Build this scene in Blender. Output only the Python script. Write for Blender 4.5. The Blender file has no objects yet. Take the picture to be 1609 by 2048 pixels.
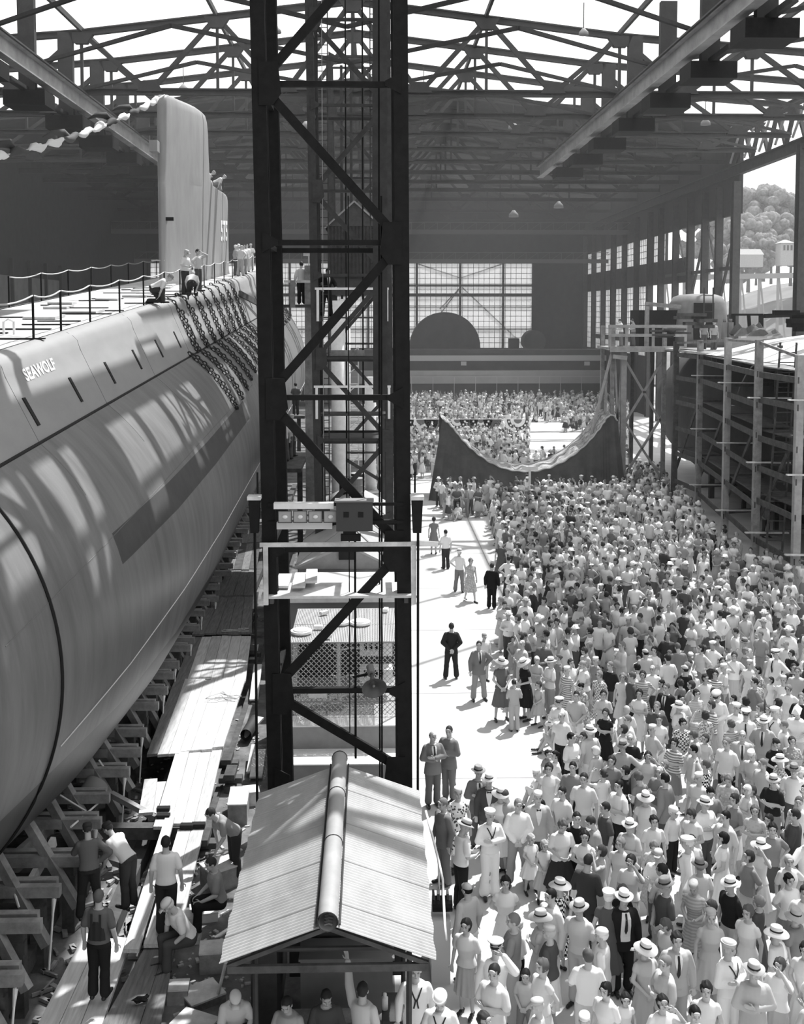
import bpy, bmesh, math, random
import numpy as np
from mathutils import Vector, Matrix

# ---------------------------------------------------------------- camera, light, exposure
S = bpy.context.scene
C = S.collection
F, CH, CX, PY = 2200.0, 11.3, 804.5, 772.0        # focal length in pixels, eye height, principal point
PIT = math.atan((PY - 625.0) / F)
YAW = math.atan((CX - 746.0) / F)
cam = bpy.data.cameras.new('camera'); camo = bpy.data.objects.new('camera', cam); C.objects.link(camo)
cam.sensor_width = 36; cam.sensor_fit = 'AUTO'; cam.lens = F / 2048 * 36
cam.shift_y = -(1024 - PY) / 2048
cam.clip_start = 0.1; cam.clip_end = 3000
camo.location = (0, 0, CH); camo.rotation_euler = (math.pi / 2 - PIT, 0, -YAW)
S.camera = camo
S.view_settings.view_transform = 'Standard'; S.view_settings.look = 'None'
S.view_settings.gamma = 1; S.view_settings.use_curve_mapping = False
S.view_settings.exposure = 0.4
W = bpy.data.worlds.new('world'); S.world = W; W.use_nodes = True
bg = W.node_tree.nodes['Background']; bg.inputs[0].default_value = (1, 1, 1, 1); bg.inputs[1].default_value = 1.25
SUN_TO = Vector((0.62, 0.86, 1.85)).normalized()   # direction towards the sun
sl = bpy.data.lights.new('sun', 'SUN'); sl.energy = 5.0; sl.angle = 0.009
so = bpy.data.objects.new('sun', sl); C.objects.link(so)
so.rotation_euler = SUN_TO.to_track_quat('Z', 'Y').to_euler()
S.cycles.max_bounces = 5; S.cycles.diffuse_bounces = 3; S.cycles.glossy_bounces = 2
S.cycles.transmission_bounces = 2; S.cycles.transparent_max_bounces = 6
S.cycles.use_denoising = True

_F = Vector((math.sin(YAW) * math.cos(PIT), math.cos(YAW) * math.cos(PIT), -math.sin(PIT)))
_R = Vector((math.cos(YAW), -math.sin(YAW), 0)); _U = _R.cross(_F)
EYE = Vector((0, 0, CH))
def ray(px, py): return _F + _R * ((px - CX) / F) + _U * ((PY - py) / F)
def P(px, py, Y):                                   # where the line of sight meets the plane y = Y
    d = ray(px, py); return EYE + d * (Y / d.y)
def G(px, py, z=0.0):                               # where it meets the level z
    d = ray(px, py); return EYE + d * ((z - CH) / d.z)
def PX(px, py, X):                                  # where it meets the plane x = X
    d = ray(px, py); return EYE + d * (X / d.x)

rnd = random.Random(7)
R_ = math.radians

# ---------------------------------------------------------------- materials
MATS = {}
def mat(name, v, rough=.8, n=0.0, scale=3.0, metal=0.0, spec=.3, stretch=(1, 1, 1), bump=0.0, dark=None):
    if name in MATS: return MATS[name]
    m = bpy.data.materials.new(name); m.use_nodes = True; MATS[name] = m
    nt = m.node_tree; b = nt.nodes['Principled BSDF']
    b.inputs['Roughness'].default_value = rough; b.inputs['Metallic'].default_value = metal
    b.inputs['Specular IOR Level'].default_value = spec
    b.inputs['Base Color'].default_value = (v, v, v, 1)
    m.diffuse_color = (v, v, v, 1)
    if n > 0:
        tc = nt.nodes.new('ShaderNodeTexCoord'); mp = nt.nodes.new('ShaderNodeMapping'); mp.inputs['Scale'].default_value = stretch
        nz = nt.nodes.new('ShaderNodeTexNoise'); nz.inputs['Scale'].default_value = scale; nz.inputs['Detail'].default_value = 6
        nz.inputs['Roughness'].default_value = .65
        rp = nt.nodes.new('ShaderNodeValToRGB')
        lo = max(0, v * (1 - n)) if dark is None else dark; hi = min(1, v * (1 + n))
        rp.color_ramp.elements[0].position = .3; rp.color_ramp.elements[0].color = (lo, lo, lo, 1)
        rp.color_ramp.elements[1].position = .7; rp.color_ramp.elements[1].color = (hi, hi, hi, 1)
        L = nt.links.new
        L(tc.outputs['Object'], mp.inputs['Vector']); L(mp.outputs[0], nz.inputs['Vector']); L(nz.outputs['Fac'], rp.inputs[0]); L(rp.outputs[0], b.inputs['Base Color'])
        if bump:
            bp = nt.nodes.new('ShaderNodeBump'); bp.inputs['Strength'].default_value = bump; bp.inputs['Distance'].default_value = .05
            L(nz.outputs['Fac'], bp.inputs['Height']); L(bp.outputs[0], b.inputs['Normal'])
    return m
steel_near = mat('near_dark_steel', .012, .6, .3, 5, spec=.15)
steel = mat('painted_steel', .045, .6, .3, 3)
steel_far = mat("dusty_steel", .035, .8, .25, 2)
rail_steel = mat('bright_rail_web', .30, .5, .3, 1)
white_paint = mat('white_paint', .82, .6, .1, 4)
whitewood = mat('pale_timber', .62, .8, .3, 2.5, stretch=(1, 1, 1))
plankm = mat('plank_timber', .55, .85, .28, 3, stretch=(6, .5, 6))
plankd = mat('weathered_shaded_plank', .17, .9, .35, 3, stretch=(6, .5, 6))  # weathered boards, also boards whose shade is put into the colour
timber_d = mat('dark_timber', .085, .9, .4, 3)
timber_m = mat('scaffold_timber', .26, .85, .35, 3)
timber_x = mat('crib_timber', .3, .85, .45, 2)
hullm = mat('hull_paint', .165, .42, .26, .9, spec=.4, stretch=(.5, 2.4, .45))
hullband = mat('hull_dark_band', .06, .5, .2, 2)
hulllow = mat('hull_low_shade', .05, .4, .35, .8, spec=.4, stretch=(.5, 2.4, .45))  # lower hull darkened: the shade of its underside is put into the colour
casingm = mat('casing_paint', .31, .45, .1, 1.2, spec=.4, stretch=(1, .4, 1))
sailm = mat('sail_paint', .30, .5, .13, 1.5, stretch=(1, 1, .3))
blackm = mat('black', .008, .7)
letterm = mat('letter_white', .85, .6)
wallm = mat('hall_cladding', .03, .9, .22, 1.2)
tarpm = mat('dark_tarpaulin', .075, .75, .3, 1.3, bump=.3)
concrete = mat('concrete_grey', .30, .9, .12, 3)
galv = mat('galvanised_sheet', .40, .45, .18, 2.2, spec=.5, stretch=(1, .4, 1))
ropem = mat('rope', .5, .9)
chainm = mat('chain_iron', .03, .5, .3, 10)
dirt = mat('yard_dirt', .15, .95, .6, 1.3, bump=.5)
deckm = mat('deck_boards', .5, .85, .3, 1.5)
glassm = mat('wired_glass', .55, .3, .12, .3)
# ground in the crowd area, pale hard sand with slab joints
paving = mat('pale_paving', .52, .95, .10, .8)
# window panes with wire grid: translucent so that daylight passes
def pane_mat():
    m = bpy.data.materials.new('window_panes'); m.use_nodes = True; nt = m.node_tree; b = nt.nodes['Principled BSDF']
    out = nt.nodes['Material Output']; tr = nt.nodes.new('ShaderNodeBsdfTranslucent'); mx = nt.nodes.new('ShaderNodeMixShader')
    tp = nt.nodes.new('ShaderNodeBsdfTransparent'); mx2 = nt.nodes.new('ShaderNodeMixShader')
    b.inputs['Base Color'].default_value = (.5, .5, .5, 1); b.inputs['Roughness'].default_value = .4; tr.inputs[0].default_value = (.8, .8, .8, 1)
    tp.inputs[0].default_value = (.85, .85, .85, 1)
    mx.inputs[0].default_value = .5; mx2.inputs[0].default_value = .55
    L = nt.links.new; L(b.outputs[0], mx.inputs[1]); L(tr.outputs[0], mx.inputs[2]); L(mx.outputs[0], mx2.inputs[1]); L(tp.outputs[0], mx2.inputs[2]); L(mx2.outputs[0], out.inputs['Surface'])
    return m
panem = pane_mat()

# ---------------------------------------------------------------- mesh building
LOCAL = False          # children given in world coordinates (False) or in their thing's own (True)
class MB:
    def __init__(s): s.v = []; s.f = []; s.m = []; s.mi = 0
    def add(s, vs, fs):
        o = len(s.v); s.v.extend([tuple(v) for v in vs]); s.f.extend([tuple(i + o for i in f) for f in fs]); s.m.extend([s.mi] * len(fs)); return s
    def hexa(s, p):                                  # eight corners: bottom four, top four
        return s.add(p, [(0, 3, 2, 1), (4, 5, 6, 7), (0, 1, 5, 4), (1, 2, 6, 5), (2, 3, 7, 6), (3, 0, 4, 7)])
    def box(s, x0, x1, y0, y1, z0, z1):
        return s.hexa([(x0, y0, z0), (x1, y0, z0), (x1, y1, z0), (x0, y1, z0), (x0, y0, z1), (x1, y0, z1), (x1, y1, z1), (x0, y1, z1)])
    def cbox(s, c, sx, sy, sz, rz=0):
        q = Matrix.Rotation(rz, 3, 'Z'); c = Vector(c)
        return s.hexa([c + q @ Vector((a * sx / 2, b * sy / 2, d * sz / 2)) for d in (-1, 1) for a, b in ((-1, -1), (1, -1), (1, 1), (-1, 1))])
    def bar(s, a, b, w, h=None, up=(0, 0, 1)):
        a, b = Vector(a), Vector(b); h = h or w; d = (b - a).normalized(); u = Vector(up)
        if abs(d.dot(u)) > .98: u = Vector((0, 1, 0))
        x = d.cross(u).normalized(); u = x.cross(d)
        q = [x * (i * w / 2) + u * (j * h / 2) for i, j in ((-1, -1), (1, -1), (1, 1), (-1, 1))]
        return s.hexa([a + k for k in q] + [b + k for k in q])
    def ibeam(s, a, b, w, h, t, up=(0, 0, 1)):
        a, b = Vector(a), Vector(b); d = (b - a).normalized(); u = Vector(up)
        x = d.cross(u).normalized(); u = x.cross(d)
        s.bar(a, b, t, h - 2 * t, u)
        for k in (-1, 1): s.bar(a + u * (k * (h - t) / 2), b + u * (k * (h - t) / 2), w, t, u)
        return s
    def lattice(s, a, b, w, t, up=(0, 0, 1), step=None):     # a pair of chords joined by lacing
        a, b = Vector(a), Vector(b); d = (b - a); L = d.length; d = d / L; u = Vector(up); x = d.cross(u).normalized()
        for k in (-1, 1): s.bar(a + x * (k * w / 2), b + x * (k * w / 2), t, t * 1.6, u)
        n = max(1, int(L / (step or w * 1.4)))
        for i in range(n):
            k = 1 if i % 2 else -1
            s.bar(a + d * (L * i / n) + x * (k * w / 2), a + d * (L * (i + 1) / n) - x * (k * w / 2), t * .45, t * .45, u)
        return s
    def tube(s, a, b, r0, r1=None, n=8, caps=True):
        a, b = Vector(a), Vector(b); r1 = r0 if r1 is None else r1; d = (b - a).normalized()
        u = Vector((0, 0, 1)) if abs(d.z) < .9 else Vector((1, 0, 0)); x = d.cross(u).normalized(); y = x.cross(d)
        vs = [c + (x * math.cos(2 * math.pi * i / n) + y * math.sin(2 * math.pi * i / n)) * r for c, r in ((a, r0), (b, r1)) for i in range(n)]
        fs = [(i, (i + 1) % n, n + (i + 1) % n, n + i) for i in range(n)]
        if caps: fs += [tuple(range(n))[::-1], tuple(range(n, 2 * n))]
        return s.add(vs, fs)
    def path(s, pts, r, n=6):
        pts = [Vector(p) for p in pts]; rings = []
        for i, p in enumerate(pts):
            d = (pts[min(i + 1, len(pts) - 1)] - pts[max(i - 1, 0)]).normalized()
            u = Vector((0, 0, 1)) if abs(d.z) < .9 else Vector((1, 0, 0)); x = d.cross(u).normalized(); y = x.cross(d)
            rr = r[i] if isinstance(r, (list, tuple)) else r
            rings.append([p + (x * math.cos(2 * math.pi * k / n) + y * math.sin(2 * math.pi * k / n)) * rr for k in range(n)])
        return s.loft(rings)
    def loft(s, rings, closed=True, caps=True):
        n = len(rings[0]); vs = [v for r in rings for v in r]; fs = []
        for i in range(len(rings) - 1):
            for k in range(n if closed else n - 1):
                fs.append((i * n + k, i * n + (k + 1) % n, (i + 1) * n + (k + 1) % n, (i + 1) * n + k))
        if caps and closed: fs += [tuple(range(n))[::-1], tuple(range((len(rings) - 1) * n, len(rings) * n))]
        return s.add(vs, fs)
    def ell(s, c, rx, ry, rz, n=12, m=8):
        c = Vector(c); rings = []
        for j in range(m + 1):
            t = -math.pi / 2 + math.pi * j / m; k = max(math.cos(t), .02)
            rings.append([c + Vector((rx * k * math.cos(2 * math.pi * i / n), ry * k * math.sin(2 * math.pi * i / n), rz * math.sin(t))) for i in range(n)])
        return s.loft(rings)
    def plate(s, pts, t, nrm):                       # flat polygon given thickness t along nrm
        n = len(pts); k = Vector(nrm) * (t / 2); vs = [Vector(p) - k for p in pts] + [Vector(p) + k for p in pts]
        return s.add(vs, [tuple(range(n))[::-1], tuple(range(n, 2 * n))] + [(i, (i + 1) % n, n + (i + 1) % n, n + i) for i in range(n)])
    def mesh(s, name, mats, smooth=False):
        me = bpy.data.meshes.new(name); me.from_pydata(s.v, [], s.f)
        for m in (mats if isinstance(mats, (list, tuple)) else [mats]): me.materials.append(m)
        if any(s.m): me.polygons.foreach_set('material_index', s.m)
        if smooth: me.polygons.foreach_set('use_smooth', [True] * len(s.f))
        me.update(); return me
    def build(s, name, mats, parent=None, smooth=False, origin=None):
        me = s.mesh(name, mats, smooth); o = bpy.data.objects.new(name, me); C.objects.link(o)
        if origin is not None:
            og = Vector(origin); me.transform(Matrix.Translation(-og)); o.location = og
        if parent is not None:
            o.parent = parent
            if not LOCAL: o.matrix_parent_inverse = parent_world(parent).inverted()
        return o
def parent_world(p):
    m = p.matrix_basis.copy()
    return m if p.parent is None else parent_world(p.parent) @ p.matrix_parent_inverse @ m
def tag(o, label=None, cat=None, group=None, kind=None):
    if label: o['label'] = label
    if cat: o['category'] = cat
    if group: o['group'] = group
    if kind: o['kind'] = kind
    return o
def thing(name, label, cat, loc=(0, 0, 0), group=None):
    o = bpy.data.objects.new(name, None); C.objects.link(o); o.location = loc; o.empty_display_size = .3
    return tag(o, label, cat, group)
def struct(o): o['kind'] = 'structure'; return o
def copy_tree(o, parent=None):
    c = o.copy(); C.objects.link(c)
    if parent is not None: c.parent = parent
    for ch in list(o.children): copy_tree(ch, c)
    return c
def B(): return MB()
ORD = ['first', 'second', 'third', 'fourth', 'fifth', 'sixth', 'seventh', 'eighth', 'ninth', 'tenth', 'eleventh', 'twelfth', 'thirteenth', 'fourteenth', 'fifteenth', 'sixteenth', 'seventeenth', 'eighteenth', 'nineteenth', 'twentieth'] + ['twenty-' + w for w in ('first', 'second', 'third', 'fourth', 'fifth', 'sixth', 'seventh', 'eighth', 'ninth')] + ['thirtieth'] + ['thirty-' + w for w in ('first', 'second', 'third', 'fourth', 'fifth', 'sixth', 'seventh', 'eighth', 'ninth')] + ['fortieth'] + ['forty-' + w for w in ('first', 'second', 'third', 'fourth', 'fifth', 'sixth', 'seventh', 'eighth', 'ninth')]
# ================================================================ ground
def grid_ground(name, x0, x1, y0, y1, z, m, step=4):
    b = B(); b.add([(x0, y0, z), (x1, y0, z), (x1, y1, z), (x0, y1, z)], [(0, 1, 2, 3)]); o = b.build(name, m); return struct(o)
grid_ground('floor', 0.35, 34, -40, 165, 0.0, paving)
grid_ground('floor_yard', -3.6, 0.35, -40, 165, 0.0, dirt)
grid_ground('floor_ways', -40, -3.6, -40, 165, -0.55, dirt)
grid_ground('ground_outside', -400, 900, 165, 900, -.6, mat('grass_field', .3, .95, .3, .05))
b = B(); b.add([(34, 5, -.6), (900, 5, -.6), (900, 165, -.6), (34, 165, -.6)], [(0, 1, 2, 3)]); struct(b.build('ground_riverside', mat('grass_field', .3)))
b = B(); b.box(-3.75, -3.6, 5, 165, -.55, .02); struct(b.build('trim_1', timber_d))
# slab joints in the paving
b = B()
for x in (5.2, 9.2): b.box(x - .02, x + .02, 12, 60, 0, .004)
for y in (26, 32, 38.5, 44.5, 51): b.box(.6, 15, y - .02, y + .02, 0, .004)
struct(b.build('trim_2', concrete))

# ================================================================ roof trusses and crane runways
ZB = 24.0; XL, XR, XW = -16.7, 14.4, 30.0
FR = [50.4 + 7.2 * k for k in range(-3, 6)]           # 28.8 ... 86.4
def top_z(x):                                          # broken roof line: high over the main bay, lower over the side bays
    m = (XL + XR) / 2; h = (XR - XL) / 2
    if XL <= x <= XR: return ZB + 5.2 - 1.9 * abs(x - m) / h
    return ZB + 3.3 - 1.2 * min(1, (x - XR if x > XR else XL - x) / 15.6)
def truss_parts(Y, root):
    nodes = [XL + (XR - XL) * i / 8 for i in range(9)]
    right = [XR + (XW - XR) * i / 4 for i in range(1, 5)]; left = [XL - 15.3 * i / 4 for i in range(4, 0, -1)]
    xs = left + nodes + right
    b = B(); b.ibeam((xs[0], Y, ZB), (xs[-1], Y, ZB), .36, .38, .08); b.build('bottom_chord', steel_far, root)
    b = B()
    for i in range(len(xs) - 1): b.ibeam((xs[i], Y, top_z(xs[i])), (xs[i + 1], Y, top_z(xs[i + 1])), .36, .38, .08)
    b.build('top_chord', steel_far, root)
    for i in range(len(xs) - 1):
        x0, x1 = xs[i], xs[i + 1]; zt0, zt1 = top_z(x0), top_z(x1); b = B()
        if i % 2: b.bar((x0, Y, ZB), (x1, Y, zt1), .26, .26)
        else: b.bar((x0, Y, zt0), (x1, Y, ZB), .26, .26)
        b.build('diagonal_brace', steel_far, root)
    for i, x in enumerate(xs):
        if i % 2 == 0: b = B(); b.bar((x, Y, ZB), (x, Y, top_z(x)), .16, .16); b.build('vertical_strut', steel_far, root)
    for i, x in enumerate(xs):                         # gusset plates
        b = B(); z = ZB if i % 2 else top_z(x); s = 1 if i % 2 else -1; w = .75
        b.plate([(x - w, Y, z), (x + w, Y, z), (x + .35, Y, z + s * .62), (x - .35, Y, z + s * .62)], .4, (0, 1, 0)); b.build('gusset_plate', steel_far, root)
t0 = thing('roof_truss', '', 'roof truss', (0, FR[0], 0), 'open steel roof trusses'); truss_parts(FR[0], t0)
for i, Y in enumerate(FR):
    t = t0 if i == 0 else copy_tree(t0); t.location = (0, Y, 0)
    t['label'] = 'open steel roof truss with lattice webs, %s frame before the roofed hall' % ORD[len(FR) - 1 - i]
# longitudinal purlins and diagonal roof bracing between the trusses
def zt(x): return top_z(x) + .2
for i, x in enumerate((-16.7, -9, -1.15, 6.6, 14.4, 22, 30)):
    b = B(); b.bar((x, 43, zt(x)), (x, 90, zt(x)), .16, .3)
    tag(b.build('roof_purlin', steel_far), 'long steel roof purlin running down the open hall, %s counted from the submarine side' % ORD[i], 'purlin', 'steel roof purlins')
for i in range(2, len(FR) - 1):
    Y0, Y1 = FR[i], FR[i + 1]
    t = thing('roof_bracing', 'crossed diagonal roof bracing in the %s open bay before the roofed hall' % ORD[len(FR) - 2 - i], 'bracing', (0, Y0, 0), 'diagonal roof bracing')
    for k, (xa, xb) in enumerate(((-16.7, -9), (-9, -1.15), (-1.15, 6.6), (6.6, 14.4), (14.4, 22), (22, 30))):
        b = B(); a = (xa, Y0, ZB + .1); c = (xb, Y1, ZB + .1); a2 = (xb, Y0, ZB + .1); c2 = (xa, Y1, ZB + .1)
        if k % 2: b.bar(a, c, .17, .17)
        else: b.bar(a2, c2, .17, .17)
        b.build('brace', steel_far, t)
# crane runway girders with hangers
def runway(X, zr, lab, side):
    t = thing('crane_runway', lab, 'crane girder')
    b = B(); b.ibeam((X, 41, zr), (X, 95, zr), .5, .95, .07); b.build('girder', rail_steel if abs(X) < 20 else steel_far, t)
    b = B(); b.box(X - .35, X + .35, 41, 95, zr + .48, zr + .56); b.build('top_flange', steel, t)
    b = B(); b.bar((X, 41, zr + .6), (X, 95, zr + .6), .12, .14); b.build('crane_rail', steel, t)
    for Y in FR[2:]:
        b = B(); b.bar((X, Y + .7, zr - .45), (X, Y + .7, zr + .45), .3, .06, (1, 0, 0)); b.build('stiffener', steel_near, t)
    return t
runway(XL, 23.3, 'long crane runway girder hanging on the submarine side of the open hall', -1)
runway(XR, 23.3, 'long crane runway girder hanging over the crowd side of the open hall', 1)
for X, s, side in ((XL, -1, 'submarine'), (XR, 1, 'crowd')):
    for i, Y in enumerate(FR):
        if Y < 40: continue
        t = thing('girder_hanger', 'boxy steel girder hanger on the %s side, %s before the roofed hall' % (side, ORD[len(FR) - 1 - i]), 'hanger', (X, Y, 22), 'crane girder hangers on the %s side' % side)
        xx = X + s * .9
        b = B(); b.box(xx - .42, xx + .42, Y - .2, Y + .2, 22.4, top_z(X)); b.build('hanger_post', steel_far, t)
        b = B(); b.box(X - .2 if s > 0 else X - 1.9, X + 1.9 if s > 0 else X + .2, Y - .9, Y + .9, 21.75, 22.5); b.build('bracket', steel_near, t)
        b = B(); b.box(xx - .12, xx + .12, Y - 3.0, Y + 3.0, 22.5, 22.75); b.build('tie_beam', steel, t)
# side bay runway girder: lattice girder over a plate girder
t = thing('side_crane_girder', 'deep lattice girder and plate girder along the river side wall', 'crane girder')
b = B(); b.ibeam((XW, 62, 23.0), (XW, 150, 23.0), .5, .9, .08); b.build('plate_girder', steel_far, t)
b = B(); b.ibeam((XW, 62, 26.2), (XW, 90, 26.2), .4, .4, .08); b.build('top_chord', steel_far, t)
for i in range(8):
    y = 62 + i * 3.6; b = B(); b.bar((XW, y, 23.4), (XW, y + 1.8, 26.1), .26, .26); b.bar((XW, y + 1.8, 26.1), (XW, y + 3.6, 23.4), .3, .16); b.build('diagonal_brace', steel_far, t)
b = B()
for i in range(9): b.tube((XW - .4, 62 + i * 3.4, 25.6), (XW - .2, 64.6 + i * 3.4, 23.7), .10)
b.build('conduit', rail_steel, t)
# columns of the river side in the open part
for Y, l in ((76.6, 'tall dark steel column standing free at the river side edge'), (60.5, 'nearest dark steel column of the river side row')):
    b = B(); b.ibeam((XW, Y, 0), (XW, Y, 23), .8, .8, .08, (0, 1, 0)); tag(b.build('steel_column', steel), l, 'column')
for i, Y in enumerate((50.4, 57.6, 64.8, 72, 79.2, 86.4)):
    b = B(); b.ibeam((-31.8, Y, -.5), (-31.8, Y, 24), .7, .7, .08, (0, 1, 0)); tag(b.build('steel_column', steel_far), 'dark steel column beyond the submarine, %s of the far row' % ORD[i], 'column', 'columns beyond the submarine')

# ================================================================ the roofed hall behind
Y0, Y1 = 90.0, 156.0
def wall_panel(name, pts, m=wallm, t=.3, n=(0, 1, 0)):
    b = B(); b.plate([Vector(p) for p in pts], t, n); return struct(b.build(name, m))
b = B()                                                # roof slabs following the truss line
xs = [-32, XL, (XL + XR) / 2, XR, XW]
for x0, x1 in zip(xs[:-1], xs[1:]):
    z0, z1 = (top_z(max(x0, -32)) + .35, top_z(x1) + .35)
    for ya, yb in (((Y0, Y1),) if x1 < -10 else ((Y0, 97), (149, Y1))):
        b.hexa([(x0, ya, z0), (x1, ya, z1), (x1, yb, z1), (x0, yb, z0), (x0, ya, z0 + .3), (x1, ya, z1 + .3), (x1, yb, z1 + .3), (x0, yb, z0 + .3)])
    if x1 > -10:                                       # fins added and tilted so sun passes between them onto the far crowd
        y = 97.6
        while y < 149:
            b.hexa([(x0, y, z0 - .15), (x1, y, z1 - .15), (x1, y + .12, z1 - .15), (x0, y + .12, z0 - .15), (x0, y + .5, z0 + .95), (x1, y + .5, z1 + .95), (x1, y + .62, z1 + .95), (x0, y + .62, z0 + .95)]); y += 1.7
struct(b.build('ceiling', wallm))
for i, Y in enumerate([96 + 14 * k for k in range(4)]):
    t = copy_tree(t0); t.location = (0, Y, 0); t['label'] = 'dusty roof truss under the closed roof, %s one in from the open end' % ORD[i]; t['group'] = 'trusses under the closed roof'
# back wall with a big window opening; window px 545..1065, y 525..695
Yb = Y1
wl, wt = P(300, 525, Yb), P(1065, 525, Yb); wb = P(1065, 696, Yb)
x0w, x1w, z1w, z0w = wl.x, wt.x, wt.z, wb.z
b = B(); b.box(-32, XW, Yb, Yb + .3, z1w, 31); b.box(-32, x0w, Yb, Yb + .3, 0, z1w); b.box(x1w, XW, Yb, Yb + .3, 0, z1w); b.box(x0w, x1w, Yb, Yb + .3, 0, z0w)
struct(b.build('wall_back', wallm))
def glazed(name, o0, ux, W_, z0, z1, nx, nz, bars, parent=None, thick=.05):
    """panes with a fine muntin grid and heavy bars; o0 = base point, ux = unit direction along the wall"""
    root = bpy.data.objects.new(name, None); C.objects.link(root); struct(root); root.location = o0
    o0 = Vector(o0); ux = Vector(ux); nrm = ux.cross(Vector((0, 0, 1)))
    pt = lambda u, z: o0 + ux * u + Vector((0, 0, z))
    b = B(); b.plate([pt(0, z0), pt(W_, z0), pt(W_, z1), pt(0, z1)], .02, nrm); b.build('window_pane', panem, root)
    b = B()
    for i in range(nx + 1): u = W_ * i / nx; b.bar(pt(u, z0), pt(u, z1), thick, thick)
    for j in range(nz + 1): z = z0 + (z1 - z0) * j / nz; b.bar(pt(0, z), pt(W_, z), thick, thick)
    b.build('muntin', steel_far, root)
    b = B()
    for (u0, za, u1, zb, w) in bars: b.bar(pt(u0, za) - nrm * .15, pt(u1, zb) - nrm * .15, w, w)
    b.build('window_frame', steel, root)
    return root
Wd = x1w - x0w
def bx_(px): return P(px, 600, Yb).x - x0w
def bz_(py): return P(900, py, Yb).z
bars = []
for px in (300, 420, 545, 580, 660, 737, 834, 921, 1007): bars.append((bx_(px), z0w, bx_(px), z1w, .32))
for py, w in ((571, .3), (590, .45), (614, .18), (658, .2), (525, .3)): bars.append((0, bz_(py), Wd, bz_(py), w))
for a in ((834, 527, 921, 556), (921, 556, 1007, 527), (921, 575, 880, 618), (925, 575, 1048, 690), (834, 690, 921, 575)): bars.append((bx_(a[0]), bz_(a[1]), bx_(a[2]), bz_(a[3]), .14))
glazed('window_1', (x0w, Yb - .1, 0), (1, 0, 0), Wd, z0w, z1w, int(Wd / .75), int((z1w - z0w) / .75), bars)
# dark pilaster beside the window at the far end
# river side wall: windows between columns, spandrel band, upper cladding
Xw = XW
b = B(); b.box(Xw, Xw + .3, Y0, Y1, 19.4, 27.2); b.box(Xw, Xw + .3, 104, Y1, 14.2, 16.6); b.box(Xw, Xw + .3, 118, Y1, 0, 6.5)
struct(b.build('wall_right', wallm))
b = B(); b.bar((Xw, Y0, 15.0), (Xw, 112, 15.0), .3, .3); b.bar((Xw, Y0, 11.0), (Xw, 118, 11), .2, .2); b.bar((Xw, Y0, 8.2), (Xw, 150, 8.2), .3, .5); struct(b.build('trim_3', steel))
for i, Y in enumerate([90.2, 94.5, 98.5, 103, 108, 113.5, 118, 124, 130, 136, 142, 148, 154]):
    b = B(); b.ibeam((Xw - .2, Y, 0), (Xw - .2, Y, 22), .6, .5 if i % 3 else .75, .07, (0, 1, 0))
    tag(b.build('wall_column', steel), 'dark steel wall column beside the river side windows, %s from the open end' % ORD[i], 'column', 'columns along the river side wall')
for i, (ya, yb) in enumerate(((90.2, 98.5), (98.5, 108))):
    b = B(); b.bar((Xw, ya, 5), (Xw, yb, 12.6), .16, .16); b.bar((Xw, ya, 12.6), (Xw, yb, 5), .16, .16); b.bar((Xw, ya, 19.4), (Xw, (ya + yb) / 2, 12.6), .2, .2); b.bar((Xw, (ya + yb) / 2, 12.6), (Xw, yb, 19.4), .13, .13)
    tag(b.build('cross_brace', steel), ['crossed wall bracing in the end bay of the river side wall', 'crossed wall bracing in the second bay of the river side wall'][i], 'bracing')
glazed('window_2', (Xw + .1, 124, 0), (0, 1, 0), 32, 6.5, 14.2, 40, 11, [(6 * k, 6.5, 6 * k, 14.2, .2) for k in range(6)])
glazed('window_3', (Xw + .1, 112, 0), (0, 1, 0), 44, 16.6, 19.4, 56, 4, [(6 * k, 16.6, 6 * k, 19.4, .2) for k in range(8)])
glazed('window_4', (Xw + .1, 118, 0), (0, 1, 0), 6, 6.5, 14.2, 8, 11, [])
# wall beyond the submarine
b = B(); b.box(-32, -31.7, Y0, Y1, -.5, 27.2); b.box(-32.1, -32, 84, Y0, 6, 20); struct(b.build('wall_left', wallm))
b = B(); a = P(0, 450, 96); c = P(105, 610, 96)
b.box(-31.6, -31.5, 92, 112, -.5, 14.5); struct(b.build('door_1', mat('grey_door', .14, .8, .2, .7)))
b = B()
for k in range(5): b.bar((-31.4, 92 + k * 5, -.5), (-31.4, 92 + k * 5, 16), .3, .3)
for z in (6, 11): b.bar((-31.4, 92, z), (-31.4, 112, z), .15, .15)
for k in range(4): b.bar((-31.4, 92 + k * 5, 0), (-31.4, 97 + k * 5, 11), .12, .12)
struct(b.build('trim_4', steel_far))
# gantries with handrails across the back of the hall
for i, (y, z) in enumerate(((128, 20.6), (140, 17.8))):
    b = B(); b.bar((-30, y, z), (XW, y, z), .3, .5); b.bar((-30, y, z + 1.1), (XW, y, z + 1.1), .07, .07)
    for k in range(40): b.bar((-30 + 1.5 * k, y, z), (-30 + 1.5 * k, y, z + 1.1), .05, .05); b.bar((-30 + 1.5 * k, y, z), (-28.5 + 1.5 * k, y, z + 1.1), .04, .04)
    tag(b.build('overhead_gantry', mat('hazy_steel', .11)), ['upper overhead crane gantry with handrail deep in the hall', 'lower overhead crane gantry with handrail deep in the hall'][i], 'gantry')
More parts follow.
